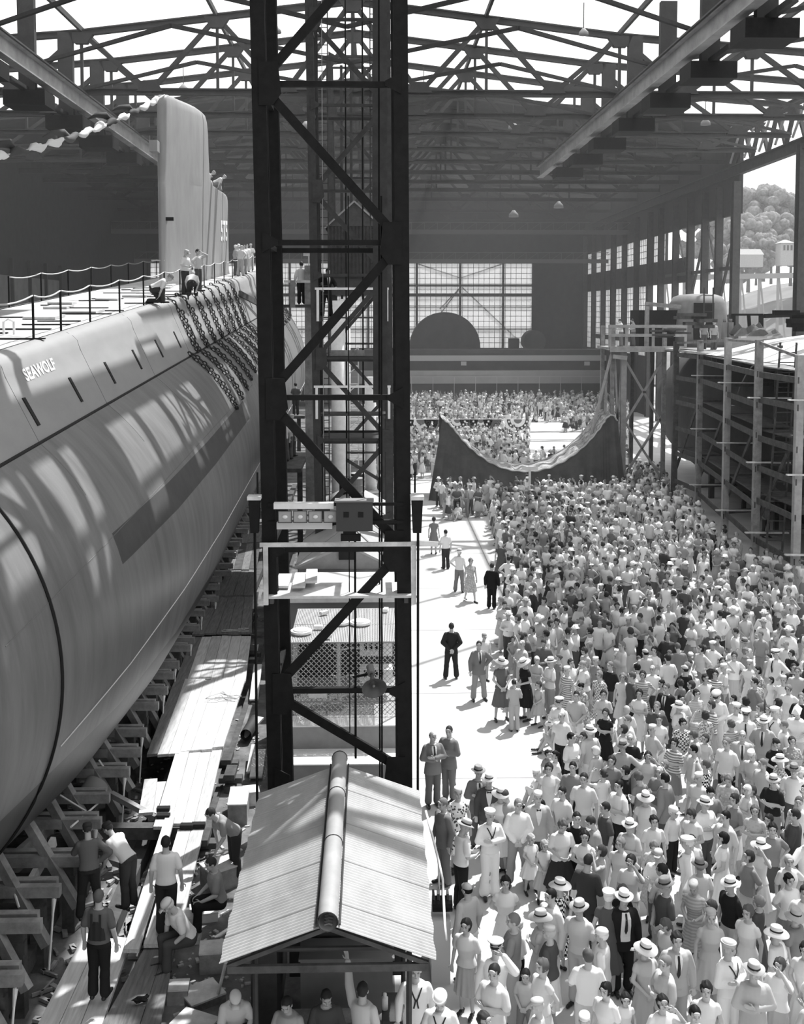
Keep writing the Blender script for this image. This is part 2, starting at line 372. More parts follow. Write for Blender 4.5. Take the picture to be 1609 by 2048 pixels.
# unseen sheets added over the near trusses: openings throw sun patches on the flank
def roof_sheet(name, x0, x1, y0, y1, holes, z=28.6):
    xs_ = sorted({x0, x1} | {h[0] for h in holes} | {h[1] for h in holes}); ys_ = sorted({y0, y1} | {h[2] for h in holes} | {h[3] for h in holes})
    b = B()
    for xa, xb in zip(xs_[:-1], xs_[1:]):
        for ya, yb in zip(ys_[:-1], ys_[1:]):
            cx, cy = (xa + xb) / 2, (ya + yb) / 2
            if any(h[0] < cx < h[1] and h[2] < cy < h[3] for h in holes): continue
            b.box(xa, xb, ya, yb, z, z + .12)
    return struct(b.build(name, wallm))
ROOF_HOLES = []
holes = []
yy = 24.5
for k in range(11):
    w = 2.3 if k % 3 else 1.7
    if k not in (3, 8): holes.append((0.45 + .02 * k, 1.75 + .02 * k, yy, yy + w))
    if k % 2 == 0: holes.append((2.05, 2.45, yy + .3, yy + 1.9))
    yy += w + .55
roof_sheet('shade_sheet_1', -.55, 4.1, 12, 58, [h for h in holes if h[3] < 58])  # added to shade the submarine flank, sun patches come through its openings
roof_sheet('shade_sheet_2', 4.1, 7.4, 47, 57.5, [])  # added out of view to shade the walkway

# the part of the hall around and behind the viewer
roof_sheet('roof_3', -34, -4.9, -40, 43, [])
roof_sheet('roof_4', -4.9, 34, -40, -8, [])
roof_sheet('roof_5', -4.9, -.55, 24, 30, [])
for n_, (a0, a1, c0, c1) in (('wall_side_1', (34, 34.3, -40, 58)), ('wall_side_2', (-34.3, -34, -40, 80))):
    b = B(); b.box(a0, a1, c0, c1, -.6, 28.6); struct(b.build(n_.replace('wall_side_1', 'wall_right_near').replace('wall_side_2', 'wall_left_near'), wallm))
# ================================================================ submarine
XC = -9.7
def interp(x, tab):
    if x <= tab[0][0]: return tab[0][1]
    for (a, va), (b_, vb) in zip(tab[:-1], tab[1:]):
        if x <= b_: return va + (vb - va) * (x - a) / (b_ - a)
    return tab[-1][1]
def zd(Y): return 10.7 + .07 * (Y - 25)
def Rh(Y): return interp(Y, [(4, 3.3), (12, 4.1), (19, 4.65), (22, 4.88), (27, 5.1), (33, 5.2), (74, 5.2), (79, 4.85), (84, 3.9), (87, 2.7), (89.5, 1.2), (90.5, .15)])
def wd(Y): return interp(Y, [(4, 1.8), (16, 2.1), (74, 2.1), (84, 1.5), (89, .6), (90.5, .05)])        # deck half width
def ws(Y): return wd(Y) + 1.1 * min(1, Rh(Y) / 4.4)                                                     # half width at the seam
def zs(Y): return 8.95 + .055 * (Y - 25)
def zcn(Y):
    r, w = Rh(Y), min(ws(Y), Rh(Y) * .95)
    return zs(Y) - math.sqrt(max(r * r - w * w, 0))
def casing_pts(Y):                                     # right half, from deck edge to seam, offsets from the centreline
    a, s = wd(Y), min(ws(Y), Rh(Y) * .95); z1, z0 = zd(Y), zs(Y); h = z1 - z0; out = []
    for t in (0, .04, .1, .17, .26, .4, .6, .8, 1.0):
        if t < .26:
            q = t / .26 * math.pi / 2; x = a + .42 * (s - a) * math.sin(q) ; z = z1 - .24 * h * (1 - math.cos(q))
        else:
            q = (t - .26) / .74; x = a + (s - a) * (.42 + .58 * q); z = z1 - h * (.24 + .76 * q)
        out.append((x, z))
    return out
def casing_x(Y, z):                                    # surface offset on the casing side at height z
    pts = casing_pts(Y)
    for (xa, za), (xb, zb) in zip(pts[:-1], pts[1:]):
        if zb <= z <= za: return xa + (xb - xa) * (za - z) / max(za - zb, 1e-6)
    return pts[-1][0]
def surf(Y, s, off=0.0):
    """point on the right flank, s metres down from the deck edge"""
    pts = casing_pts(Y); d = 0
    for (xa, za), (xb, zb) in zip(pts[:-1], pts[1:]):
        l = math.hypot(xb - xa, zb - za)
        if d + l >= s:
            t = (s - d) / l; nx, nz = (za - zb) / l, (xb - xa) / l
            return Vector((XC + xa + (xb - xa) * t + nx * off, Y, za + (zb - za) * t + nz * off))
        d += l
    r = Rh(Y); zc = zcn(Y); a0 = math.atan2(pts[-1][1] - zc, pts[-1][0]); a = a0 - (s - d) / r
    return Vector((XC + (r + off) * math.cos(a), Y, zc + (r + off) * math.sin(a)))
def girth(Y):
    pts = casing_pts(Y); return sum(math.hypot(b_[0] - a[0], b_[1] - a[1]) for a, b_ in zip(pts[:-1], pts[1:]))
sub = thing('submarine', 'huge grey submarine with tall sail on the building ways, name lettered white on its side', 'submarine')
ST = [6 + .75 * k for k in range(112)] + [89.8, 90.2, 90.5]
# hull below the seam
b = B(); rings = []; NA = 72
for Y in ST:
    r = Rh(Y); zc = zcn(Y); w = min(ws(Y), r * .95); a0 = math.atan2(zs(Y) - zc, w)
    rings.append([(XC + r * math.cos(a0 - (2 * a0 + 0) * 0 - (math.pi + 2 * a0) * i / NA), Y, zc + r * math.sin(a0 - (math.pi + 2 * a0) * i / NA)) for i in range(NA + 1)])
b.loft(rings, closed=False, caps=False)
# dark painted band on the upper flank
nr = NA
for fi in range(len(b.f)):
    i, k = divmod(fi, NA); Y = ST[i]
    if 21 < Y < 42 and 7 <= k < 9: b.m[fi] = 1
    elif k > 17 + (Y - 18) * .0: b.m[fi] = 2  # darker colour low on the flank stands in for shade
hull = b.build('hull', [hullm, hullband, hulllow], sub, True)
# casing
b = B(); rings = []
for Y in ST: rings.append([(XC + x, Y, z) for x, z in casing_pts(Y)])
b.loft(rings, closed=False, caps=False)
b.loft([[(2 * XC - x, y, z) for x, y, z in r] for r in rings], closed=False, caps=False)
b.loft([[(XC - wd(Y), Y, zd(Y) - .04), (XC + wd(Y), Y, zd(Y) - .04)] for Y in ST], closed=False, caps=False)
b.build('casing', casingm, sub, True)
# seam strips
for sd in (1, -1):
    b = B(); b.path([(XC + sd * (min(ws(Y), Rh(Y) * .95) + .0), Y, zs(Y)) for Y in ST[:-3]], .035); b.build('seam', blackm, sub)
b = B()
def ring_at(Y, r_, wide=.05, mm=None):
    pts = [surf(Y, s, .01) for s in [girth(Y) + .05 + .25 * k for k in range(int(Rh(Y) * 2.6 / .25))]]
    b.path(pts, wide)
ring_at(17.9, 0, .035); b.build('seam', blackm, sub)
for Y in (21.5, 27, 33, 39.5, 46, 52, 58.5, 65):
    pts = [surf(Y, s, -.004) for s in [.02 + .15 * k for k in range(int((girth(Y) + 1.5) / .15))]]; b = B(); b.path(pts, .012, 4)
    b.build('plate_weld', mat('weld_line', .17), sub)
b = B(); b.path([surf(Y, girth(Y) + 5.0 + (Y - 18) * .012, .004) for Y in [18.3 + 1.2 * k for k in range(50)]], .014, 4); b.build('waterline_mark', mat('chalk_line', .6), sub)
b = B(); b.path([surf(Y, girth(Y) + 2.35, .003) for Y in [16 + 1.2 * k for k in range(26)]], .008, 4); b.build('chalk_line', mat('weld_line', .17), sub)
# slots in the casing side
for k in range(17):
    Y = 21.9 + 3.3 * k
    if 44 < Y < 54: continue
    b = B(); zc_ = 9.34 + .062 * (Y - 21.9); h = .28; pts = []
    for dz, dy in ((-h, -.09), (-h, .09), (h, .09), (h, -.09)):
        z = zc_ + dz; pts.append(Vector((XC + casing_x(Y, z) + .006, Y + dy - dz * .12, z)))
    b.plate(pts, .02, (1, 0, .3)); b.build('casing_slot', blackm, sub)
# lettering
def text_mesh(txt, bold=0.0):
    c = bpy.data.curves.new('txt', 'FONT'); c.body = txt; c.size = 1; c.offset = bold; c.resolution_u = 3
    o = bpy.data.objects.new('txt', c); C.objects.link(o); dg = bpy.context.evaluated_depsgraph_get()
    me = bpy.data.meshes.new_from_object(o.evaluated_get(dg)); bpy.data.objects.remove(o); return me
def letters(txt, fn, name, parent, w=None, h=None, bold=.03, m=None):
    me = text_mesh(txt, bold); xs = [v.co.x for v in me.vertices]; ys = [v.co.y for v in me.vertices]
    x0, x1, y0, y1 = min(xs), max(xs), min(ys), max(ys)
    for v in me.vertices: v.co = fn((v.co.x - x0) / (x1 - x0) * w, (v.co.y - y0) / (y1 - y0) * h)
    me.materials.clear(); me.materials.append(m or letterm); o = bpy.data.objects.new(name, me); C.objects.link(o); o.parent = parent; return o
letters('SEAWOLF', lambda u, v: Vector((XC + casing_x(22.5 + u, 9.9 + .07 * u + v) + .012, 22.5 + u, 9.9 + .07 * u + v)), 'name_lettering', sub, 2.15, .25, .03)
# deck planking: boards with gaps and raised hatches
b = B(); b.loft([[(XC - wd(Y) + .08, Y, zd(Y) - .01), (XC + wd(Y) - .08, Y, zd(Y) - .01)] for Y in ST[:-6]], closed=False, caps=False)
b.build('deck_planking', deckm, sub)
b = B(); r2 = random.Random(3)
for k in range(22):
    Y = 21 + k * 1.3 + r2.random() * .3; x = XC + r2.uniform(-1.6, 1.3); w = r2.uniform(.5, 1.6)
    b.hexa([(x, Y, zd(Y) + .0), (x + w, Y, zd(Y)), (x + w, Y + .12, zd(Y)), (x, Y + .12, zd(Y)), (x, Y, zd(Y) + .03), (x + w, Y, zd(Y) + .03), (x + w, Y + .12, zd(Y) + .03), (x, Y + .12, zd(Y) + .03)])
b.build('deck_slot', blackm, sub)
for k in range(14):
    Y = 22 + k * 2.2; x = XC + r2.uniform(-1.3, .5); w, l = r2.uniform(.7, 1.3), r2.uniform(.6, 1.1)
    b = B(); b.hexa([(x, Y, zd(Y)), (x + w, Y, zd(Y)), (x + w, Y + l, zd(Y + l)), (x, Y + l, zd(Y + l)), (x, Y, zd(Y) + .07), (x + w, Y, zd(Y) + .07), (x + w, Y + l, zd(Y + l) + .07), (x, Y + l, zd(Y + l) + .07)])
    b.build('deck_hatch', deckm, sub)
b = B(); Y = 26.2; b.path([(XC + 1.0, Y, zd(Y)), (XC + 1.0, Y, zd(Y) + .3), (XC + 1.12, Y, zd(Y) + .36), (XC + 1.24, Y, zd(Y) + .3), (XC + 1.24, Y, zd(Y))], .03); b.build('deck_cleat', white_paint, sub)
# lifelines
for sd, Ys in ((1, [19, 22, 25, 27.2, 30, 33.5, 37, 40.7, 44, 47, 50.3, 53.6, 57, 60.4, 63.8, 67, 70.3, 73.5]), (-1, [36, 39.5, 43, 46.5, 50, 53.5, 57, 60.5, 64, 67.5, 71])):
    tops = []
    for Y in Ys:
        x = XC + sd * (wd(Y) - .04); b = B(); b.tube((x, Y, zd(Y)), (x, Y, zd(Y) + 1.0), .028, n=6); b.build('stanchion', blackm, sub); tops.append(Vector((x, Y, zd(Y) + .98)))
    pts = []
    for a, c in zip(tops[:-1], tops[1:]):
        for t in range(5): q = t / 5; pts.append(a.lerp(c, q) - Vector((0, 0, .09 * 4 * q * (1 - q))))
    pts.append(tops[-1]); b = B(); b.path(pts, .022, 5); b.build('lifeline', ropem, sub)
# sail: a streamlined fin with a stepped front
def foil(u):                                           # half width along the chord 0 (sharp end towards the camera) .. 1 (blunt end)
    return .93 * min(1, (u / .28) ** .75) * (1 if u < .86 else math.sqrt(max(0, 1 - ((u - .86) / .14) ** 2)) * .92 + .08 * (1 - (u - .86) / .14)) if u > 0 else 0
SX = XC + .1
def sail_ring(z_off, ya, yb, k=1.0):
    us = [0, .02, .05, .09, .14, .2, .28, .4, .55, .7, .78, .84, .88, .92, .95, .975, .99, 1.0]; R1 = []; L1 = []
    for u in us:
        y = ya + (yb - ya) * u; w = .93 * min(1, (max(0, (y - 50.6)) / 4.9) ** .75); q = (y - (yb - 1.5)) / 1.5
        if q > 0: w *= math.sqrt(max(0, 1 - q * q)) * .96 + .04 * (1 - q)
        w = w * k + .03; z = zd(y) + z_off
        R1.append((SX + w, y, z)); L1.append((SX - w, y, z))
    return R1 + L1[::-1]
b = B()
prof = [(-.1, 50.6, 68.2, 1.06), (.25, 50.6, 68.1, 1.0), (2.5, 50.7, 68, 1), (4.0, 50.7, 68, 1), (4.35, 50.7, 67.9, 1), (4.55, 50.7, 67.6, 1), (4.68, 50.75, 66.9, 1), (4.78, 50.8, 65.4, 1), (4.86, 50.8, 63.4, 1), (4.98, 50.85, 61.8, 1), (5.25, 50.9, 60.9, 1), (5.7, 50.95, 60.5, 1), (6.6, 51.0, 60.3, 1), (7.6, 51.05, 60.25, .99), (8.2, 51.1, 60.1, .96), (8.5, 51.15, 59.9, .9), (8.66, 51.3, 59.6, .75), (8.72, 51.6, 59.2, .5)]
rings = [sail_ring(*p) for p in prof]
b.loft(rings); sail = b.build('sail', sailm, sub, True)
b = B(); b.path([(SX + .13 + .0, 51.0, zd(51) + .2), (SX + .15, 51.0, zd(51) + 3), (SX + .16, 51.25, zd(51) + 8.4)], .02); b.build('door_seam', blackm, sail)
b = B(); b.cbox((SX + .24, 51.0, zd(51) + 3.05), .5, .16, .16); b.build('latch_plate', blackm, sail)
b = B(); b.tube((SX - .5, 50.75, zd(51) + 1.15), (SX + .1, 50.75, zd(51) + 1.15), .03); b.build('grab_bar', ropem, sail)
b = B(); b.box(SX - .42, SX - .05, 50.2, 50.9, zd(51) + 6.0, zd(51) + 6.5); b.build('light_bracket', sailm, sail)
def numf(u, v):
    y = 63.2 + u; return Vector((SX + .93 + .05, y, zd(y) + 1.95 + v))
letters('575', numf, 'hull_number', sub, 2.9, 1.2, .03)
# bow bunting
b = B(); n = 14; rings = []
for i in range(n): 
    Y = 78 + i * .55; rings.append([surf(Y, s, .12 + .06 * math.sin(i * 1.9 + s * 2)) for s in (0.0, .4, .9, 1.5, 2.1, 2.6 - .03 * i)])
b.loft(rings, closed=False, caps=False)
for fi in range(len(b.f)):
    i, k = divmod(fi, 5)
    if (i - 6) ** 2 / 9 + (k - 2) ** 2 / 2 < 1: b.m[fi] = 1
tag(b.build('flag_bunting', [white_paint, mat('bunting_blue', .05)], None, True), 'white bunting with a dark emblem draped over the far end of the submarine', 'bunting')
# drag chains draped over the casing and hanging on the flank
def link_mesh(b, c, d, nrm, L=.13, r=.026, w=.055):
    x = d.normalized(); y = x.cross(nrm).normalized(); z = x.cross(y); N = 10; M = 4; rings = []
    for i in range(N):
        a = 2 * math.pi * i / N; cx = math.cos(a); sx = math.sin(a)
        p = c + x * (cx * L * .62) + y * (sx * w); out = (x * cx + y * sx)
        rings.append([p + (out * math.cos(2 * math.pi * k / M) + z * math.sin(2 * math.pi * k / M)) * r for k in range(M)])
    o = len(b.v); b.loft(rings + [rings[0]], caps=False)
def chain(name, label, pts, group):
    b = B(); d = 0; seg = .165; acc = []; 
    for a, c in zip(pts[:-1], pts[1:]):
        L = (c - a).length; 
        while d < L: acc.append((a.lerp(c, d / L), (c - a))); d += seg
        d -= L
    for i, (p, dr) in enumerate(acc):
        nr = Vector((1, 0, .8)).normalized(); nn = nr if i % 2 else dr.cross(nr)
        link_mesh(b, p, dr, nn)
    tag(b.build(name, chainm), label, 'chain', group)
ci = 0
for k in range(8):
    Y = 40.6 + k * 2.25; g = girth(Y)
    pts = [surf(Y - .1, .05 + .2 * i, .05) for i in range(int((g - .1) / .2))]
    e = pts[-1]; back = [surf(Y + .55, g - .1 - .2 * i, .05) for i in range(int((g - .5) / .2))]
    chain('drag_chain', 'iron drag chain looped over the casing side, %s from the kneeling worker' % ORD[k], pts + [surf(Y + .2, g - .02, .06)] + back, 'chains over the casing')
for k in range(9):
    Y = 39.2 + k * 2.1; g = girth(Y); dep = 2.6 - .12 * k
    down = [surf(Y + .1 * i / 3, g - .1 + .2 * i, .05) for i in range(int(dep / .2))]; upb = [surf(Y + .9 - .02 * i, g + dep - .2 - .2 * i, .05) for i in range(int(dep / .2))]
    chain('drag_chain', 'iron drag chain hanging in a loop below the casing seam, %s from the kneeling worker' % ORD[k], down + [surf(Y + .6, g + dep - .05, .06)] + upb, 'chains below the seam')
for k in range(6):
    Y = 69 + k * 2.3; g = girth(Y); down = [surf(Y, g - .9 + .2 * i, .05) for i in range(11)]
    chain('drag_chain', 'far drag chain near the draped bunting, %s after the black post' % ORD[k], down + [surf(Y + .7, g + 1.3 - .2 * i, .05) for i in range(11)], 'chains near the bunting')
b = B(); b.bar(surf(58.0, girth(58) - 1.6, .1), surf(66, girth(66) + .4, .5), .12, .3); tag(b.build('steel_plate_arm', timber_d), 'dark slanting beam lying across the chains beside the black crane post', 'beam')
# line of furled signal flags from the sail top towards the camera
p0 = Vector((SX + .1, 51.3, zd(51) + 8.7)); p1 = P(-60, 325, 30.0)
base = [p0.lerp(p1, i / 40) - Vector((0, 0, 1.0 * 4 * (i / 40) * (1 - i / 40) * .35)) for i in range(41)]
b = B(); b.path(base, .03, 5); tag(b.build('signal_line', ropem), 'rope running from the sail top down towards the viewer with furled flags on it', 'rope')
tones = [.8, .7, .06, .75, .05, .8, .65, .1, .78, .72, .07, .8]
for k in range(12):
    i0 = 2 + k * 3; r3 = random.Random(k); pts = []
    for j in range(9):
        t = j / 8; q = base[min(40, i0 + int(t * 3))].lerp(base[min(40, i0 + 1 + int(t * 3))], (t * 3) % 1) if t < 1 else base[min(40, i0 + 3)]
        pts.append(q + Vector((0, 0, .05 * math.sin(t * 7 + k))))
    rr = [.03 + (.09 + .05 * r3.random()) * math.sin(math.pi * j / 8) for j in range(9)]
    b = B(); b.path(pts, rr, 7)
    if k in (2, 4, 7, 10):
        q = pts[4]; b.path([q, q + Vector((-.2, -.3, .15)), q + Vector((-.45, -.6, .1)), q + Vector((-.7, -.9, -.1))], [.06, .14, .1, .02], 6)
    tag(b.build('signal_flag', mat('flag_%d' % k, tones[k]), None, True), '%s furled signal flag twisted on the rope, %s down from the sail top' % ('dark' if tones[k] < .2 else 'pale', ORD[k]), 'flag', 'furled signal flags')
LOCAL = True
# ================================================================ crane towers
def xl(z): return -2.14 + (17.3 - z) * .0145
def xr(z): return .525 + (17.3 - z) * .0064
LV = [24.4, 21.5, 18.55, 15.57, 12.62, 9.68, 6.75, 3.97, 2.3]
def tower(Y, label, zmax=24.4, m=steel_near, dz=0.0, side=True):
    t = thing('crane_tower', label, 'tower', (0, Y, 0)); D = 2.7
    X = lambda s, z: xl(z) if s < 0 else xr(z)
    for s in (-1, 1):
        for y in (0, D):
            b = B(); b.ibeam((X(s, 0), y, 0), (X(s, zmax), y, zmax), .27, .27, .05, (0, 1, 0) ); b.build('tower_leg', m, t)
    lv = [z for z in LV if z <= zmax]
    for y in (0, D):
        for i, z in enumerate(lv):
            if z < 3 or (y > 0 and i % 2): continue
            b = B(); b.bar((X(-1, z), y, z), (X(1, z), y, z), .12, .10); b.build('horizontal_strut', m, t)
        for i in range(len(lv) - 1 if y == 0 else 0):
            z0, z1 = lv[i], lv[i + 1]; s = 1 if (LV.index(lv[i]) % 2 == 0) else -1
            b = B(); b.bar((X(s, z0) - s * .1, y - .04, z0 - .1), (X(-s, z1) + s * .1, y - .04, z1 + .12), .09, .17, (0, 1, 0) if False else (0, 0, 1)); b.build('diagonal_brace', m, t)
        for i, z in enumerate(lv if y == 0 else []):
            s = 1 if LV.index(z) % 2 == 0 else -1; x = X(s, z); b = B()
            b.plate([(x, y - .15, z - .42), (x - s * .26, y - .15, z - .42), (x - s * .42, y - .15, z - .2), (x - s * .36, y - .15, z + .38), (x, y - .15, z + .38)], .03, (0, 1, 0)); b.build('gusset_plate', m, t)
            b = B(); x = X(-s, z); b.plate([(x, y - .15, z - .2), (x + s * .3, y - .15, z - .04), (x + s * .3, y - .15, z + .04), (x, y - .15, z + .2)], .03, (0, 1, 0)); b.build('gusset_plate', m, t)
    for s in (-1, 1):
        for z in lv:
            if z < 3: continue
            b = B(); b.bar((X(s, z), 0, z), (X(s, z), D, z), .1, .1); b.build('side_strut', m, t)
    return t
def lad(t, x, y, z0, z1, m, w=.36):
    b = B(); b.bar((x - w / 2, y, z0), (x - w / 2, y, z1), .04, .04); b.bar((x + w / 2, y, z0), (x + w / 2, y, z1), .04, .04)
    z = z0 + .15
    while z < z1: b.bar((x - w / 2, y, z), (x + w / 2, y, z), .025, .025); z += .3
    return b.build('ladder', m, t)
t1 = tower(21.0, 'nearest black steel lattice crane tower standing behind the corrugated roof')
b = B(); b.tube((xr(9) - .45, .6, 0), (xr(9) - .45, .6, 24), .02, n=6); b.build('hoist_cable', steel_near, t1).location = (0, 0, 0)
b = B(); b.bar((xr(9) - .42, 2.2, 9.4), (xr(9) - .42, 2.2, 24), .30, .04); b.build('guide_rail', steel, t1)
for x, z0, z1, r in ((P(711, 1300, 20.9).x, 2.6, 7.2, .026), (P(700, 1300, 21.2).x, 2.9, 13.5, .012), (P(764, 1300, 21.2).x, 2.2, 13.5, .02)):
    b = B(); b.tube((x, 0, z0), (x, 0, z1), r, n=6); b.build('conduit', steel_near, t1)
t2 = tower(39.2, 'second lattice crane tower, seen through the nearest one, pale railings on it', 24.4, steel)
lad(t2, -1.75, 0.1, 1, 24, steel); lad(t2, .1, .2, 12, 24, steel)
b = B(); b.bar((xl(9) + .26, -.1, 3), (xl(9) + .26, -.1, 24), .02, .12); b.build('light_edge_strip', rail_steel, t2)
for x in (-.95, -.35): b = B(); b.tube((x, .4, 4), (x, .4, 24), .03, n=5); b.build('hoist_cable', steel_near, t2)
t3 = tower(57.4, 'third lattice crane tower, farthest of the three and half hidden', 24.4, steel)
for x in (-1.6, -1.1, -.5, .05): b = B(); b.bar((x, .3, 12), (x, .3, 24), .14, .1); b.build('mast_rail', steel, t3)
# corrugated machine house high on the third tower
def corr(b, p0, p1, up, pitch=.2, amp=.04, n=4):
    p0, p1, up = Vector(p0), Vector(p1), Vector(up); d = p1 - p0; L = d.length; nr = d.cross(up).normalized(); k = int(L / pitch * n)
    row = [p0 + d * (i / k) + nr * (amp * math.sin(2 * math.pi * i / n)) for i in range(k + 1)]
    b.loft([row, [v + up for v in row]], closed=False, caps=False)
t = thing('machine_house', 'small corrugated machine house with gabled top on the third crane tower', 'cabin', (0, 57, 0))
b = B(); corr(b, (-2.3, -.4, 13.1), (.45, -.4, 13.1), (0, 0, 2.6), .18, .05); b.plate([(-2.3, -.4, 15.7), (.45, -.4, 15.7), (-.93, -.4, 16.9)], .05, (0, 1, 0)); b.build('front_wall', mat('dark_corrugated', .06, .6, .3, 4), t)
b = B(); b.box(-2.3, .45, -.3, 3, 12.2, 15.7); b.build('body', steel, t)
for s in (-1, 1):
    b = B(); b.bar((-.93, -.5, 16.95), (-.93 + s * 1.5, -.5, 15.6), .05, .08); b.build('gable_trim', rail_steel, t)
    b = B(); b.hexa([(-.93, -.5, 16.9), (-.93 + s * 1.5, -.5, 15.6), (-.93 + s * 1.5, 3, 15.6), (-.93, 3, 16.9), (-.93, -.5, 16.96), (-.93 + s * 1.5, -.5, 15.66), (-.93 + s * 1.5, 3, 15.66), (-.93, 3, 16.96)]); b.build('roof', steel, t)
def platform(Y, x0, x1, z, dep, label, rail_x=None, m=whitewood, post=(None,), mid=False, floor_m=None):
    t = thing('work_platform', label, 'platform', (0, Y, 0)); rx0, rx1 = rail_x or (x0, x1)
    b = B(); b.box(x0, x1, 0, dep, z - .05, z); b.build('floor_boards', floor_m or m, t)
    b = B(); b.bar((rx0, -.03, z + 1.0), (rx1, -.03, z + 1.0), .05, .08); b.build('handrail', m, t)
    if mid: b = B(); b.bar((rx0, -.03, z + .5), (rx1, -.03, z + .5), .05, .08); b.build('midrail', m, t)
    for x in ((x0 + .1, x1 - .06) if post == (None,) else post): b = B(); b.bar((x, -.05, z - .15), (x, -.05, z + 1.0), .09, .07); b.build('rail_post', m, t)
    for x in (x0 + .2, x1 - .2): b = B(); b.bar((x, 0, z - .1), (x, dep, z - .1), .08, .1); b.build('bearer', timber_d, t)
    return t
pf = platform(20.72, P(522, 1190, 20.7).x, P(834, 1190, 20.7).x, 5.9, 1.05, 'white railed work platform on the nearest crane tower above the wire cage', (P(520, 1100, 20.7).x, P(858, 1100, 20.7).x))
b = B(); b.bar((P(838, 1096, 20.7).x, -.06, 6.93), (P(877, 1099, 20.7).x, -.06, 6.9), .07, .09); b.build('rail_extension', white_paint, pf)
for i, (px, py, w) in enumerate(((565, 1170, 28), (598, 1174, 26), (622, 1168, 24))):
    b = B(); p = G(px, py, 5.95); b.cbox((p.x, p.y + .3, 5.96 + i * .04), w * .0095, 1.0, .05, .02 * i); tag(b.build('loose_board', whitewood), 'loose short board on the nearest platform, %s from the black leg' % ORD[i], 'board', 'loose boards on the platform')
platform(39.1, P(630, 600, 39).x, P(778, 600, 39).x, 11.14, 1.2, 'upper pale railed platform on the second tower under the man in the dark suit', m=white_paint, floor_m=steel)
platform(39.1, P(628, 800, 39).x, P(782, 800, 39).x, 7.67, 1.2, 'lower pale railed platform on the second tower', m=white_paint, mid=False, floor_m=steel)
b = B(); 
t = thing('staging_deck', 'dark staging deck with clutter inside the second crane tower', 'platform', (0, 39.3, 0))
b = B(); b.box(-1.9, .35, 0, 2.6, 9.55, 9.75); b.build('deck', steel, t)
b = B(); b.box(-1.9, .35, 0, 2.6, 6.6, 6.72); b.build('deck', steel, t)
b = B(); b.box(-1.5, -.3, .1, .3, 9.75, 9.95); b.build('clutter_box', timber_m, t)
# lamp bank and switch box
t = thing('lamp_bank', 'bank of four square floodlights under a white hood on the nearest tower', 'floodlight', (0, 20.55, 0))
a, c = P(548, 1008, 20.55), P(668, 1058, 20.55)
b = B(); b.box(a.x, c.x, -.05, .12, a.z - .09, a.z + .02); b.build('hood', white_paint, t)
b = B(); b.box(a.x + .05, c.x - .03, .0, .1, c.z, c.z + .13); b.build('lower_panel', mat('pale_panel', .6), t)
for k in range(4):
    x = a.x + .21 + k * .285; z = a.z - .24
    b = B(); b.hexa([(x - .07, .12, z - .07), (x + .07, .12, z - .07), (x + .07, .12, z + .07), (x - .07, .12, z + .07), (x - .125, -.02, z - .11), (x + .125, -.02, z - .11), (x + .125, -.02, z + .11), (x - .125, -.02, z + .11)]); fl = b.build('reflector', mat('lamp_glass', .42, .3), t)
    b = B(); b.ell((x, -.04, z), .05, .02, .035, 10, 6); b.build('bulb', white_paint, fl)
    b = B()
    for q in (-1, 1): b.bar((x + q * .125, -.04, z - .11), (x + q * .125, -.04, z + .11), .012, .012); b.bar((x - .125, -.04, z + q * .11), (x + .125, -.04, z + q * .11), .012, .012)
    b.build('rim', steel, fl)
t = thing('switch_box', 'dark square switch box with two small windows beside the floodlights', 'box', (0, 20.5, 0))
a, c = P(673, 1002, 20.5), P(746, 1060, 20.5)
b = B(); b.box(a.x, c.x, -.12, .12, c.z, a.z); b.build('housing', mat('dark_enamel', .05, .5), t)
b = B(); b.box(a.x - .03, c.x + .02, -.15, .14, a.z, a.z + .03); b.build('lid', mat('grey_enamel', .22), t)
for px in (693, 722): p = P(px, 1029, 20.4); b = B(); b.box(p.x - .05, p.x + .05, -.135, -.1, p.z - .05, p.z + .05); b.build('window', blackm, t)
b = B(); b.box(P(682, 1070, 20.5).x, P(722, 1070, 20.5).x, -.05, .05, P(700, 1082, 20.5).z, P(700, 1068, 20.5).z); b.box(P(687, 1070, 20.5).x, P(712, 1070, 20.5).x, -.04, .04, P(700, 1070, 20.5).z, c.z); b.build('bracket', steel_near, t)
for y in (P(600, 1010, 20.8).z, P(600, 1046, 20.8).z): b = B(); b.bar((xl(8), 20.86, y), (xr(8), 20.86, y), .05, .06); tag(b.build('mounting_rail', steel_near), 'thin %s rail carrying the floodlights across the nearest tower' % ('upper' if y > 7.5 else 'lower'), 'rail')
for i, (x0, x1) in enumerate(((498, 521), (823, 846))):
    a, c = P(x0, 988, 20.6), P(x1, 1064, 20.6); w = ('black counterweight box with pale top on the submarine side of the nearest tower', 'black counterweight box with pale top on the crowd side of the nearest tower')[i]
    t = thing('counterweight_box', w, 'box', (0, 20.6, 0))
    b = B(); b.hexa([(a.x + .03, -.1, c.z), (c.x - .03, -.1, c.z), (c.x - .03, .1, c.z), (a.x + .03, .1, c.z), (a.x, -.1, a.z - .1), (c.x, -.1, a.z - .1), (c.x, .1, a.z - .1), (a.x, .1, a.z - .1)]); b.build('body', steel_near, t)
    b = B(); b.box(a.x - .02, c.x + .02, -.13, .13, a.z - .1, a.z - .03); b.build('top_cap', whitewood, t)
    x = (a.x + c.x) / 2 + (.02 if i else 0)
    b = B(); b.tube((x, 0, 0), (x, 0, c.z), .028, n=6); b.build('cable', steel_near, t)
    b = B(); b.tube((x - .06 if i else x + .06, 0, 7.9), (x - .06 if i else x + .06, 0, 8.3), .02, n=6); b.build('shackle', steel_near, t)
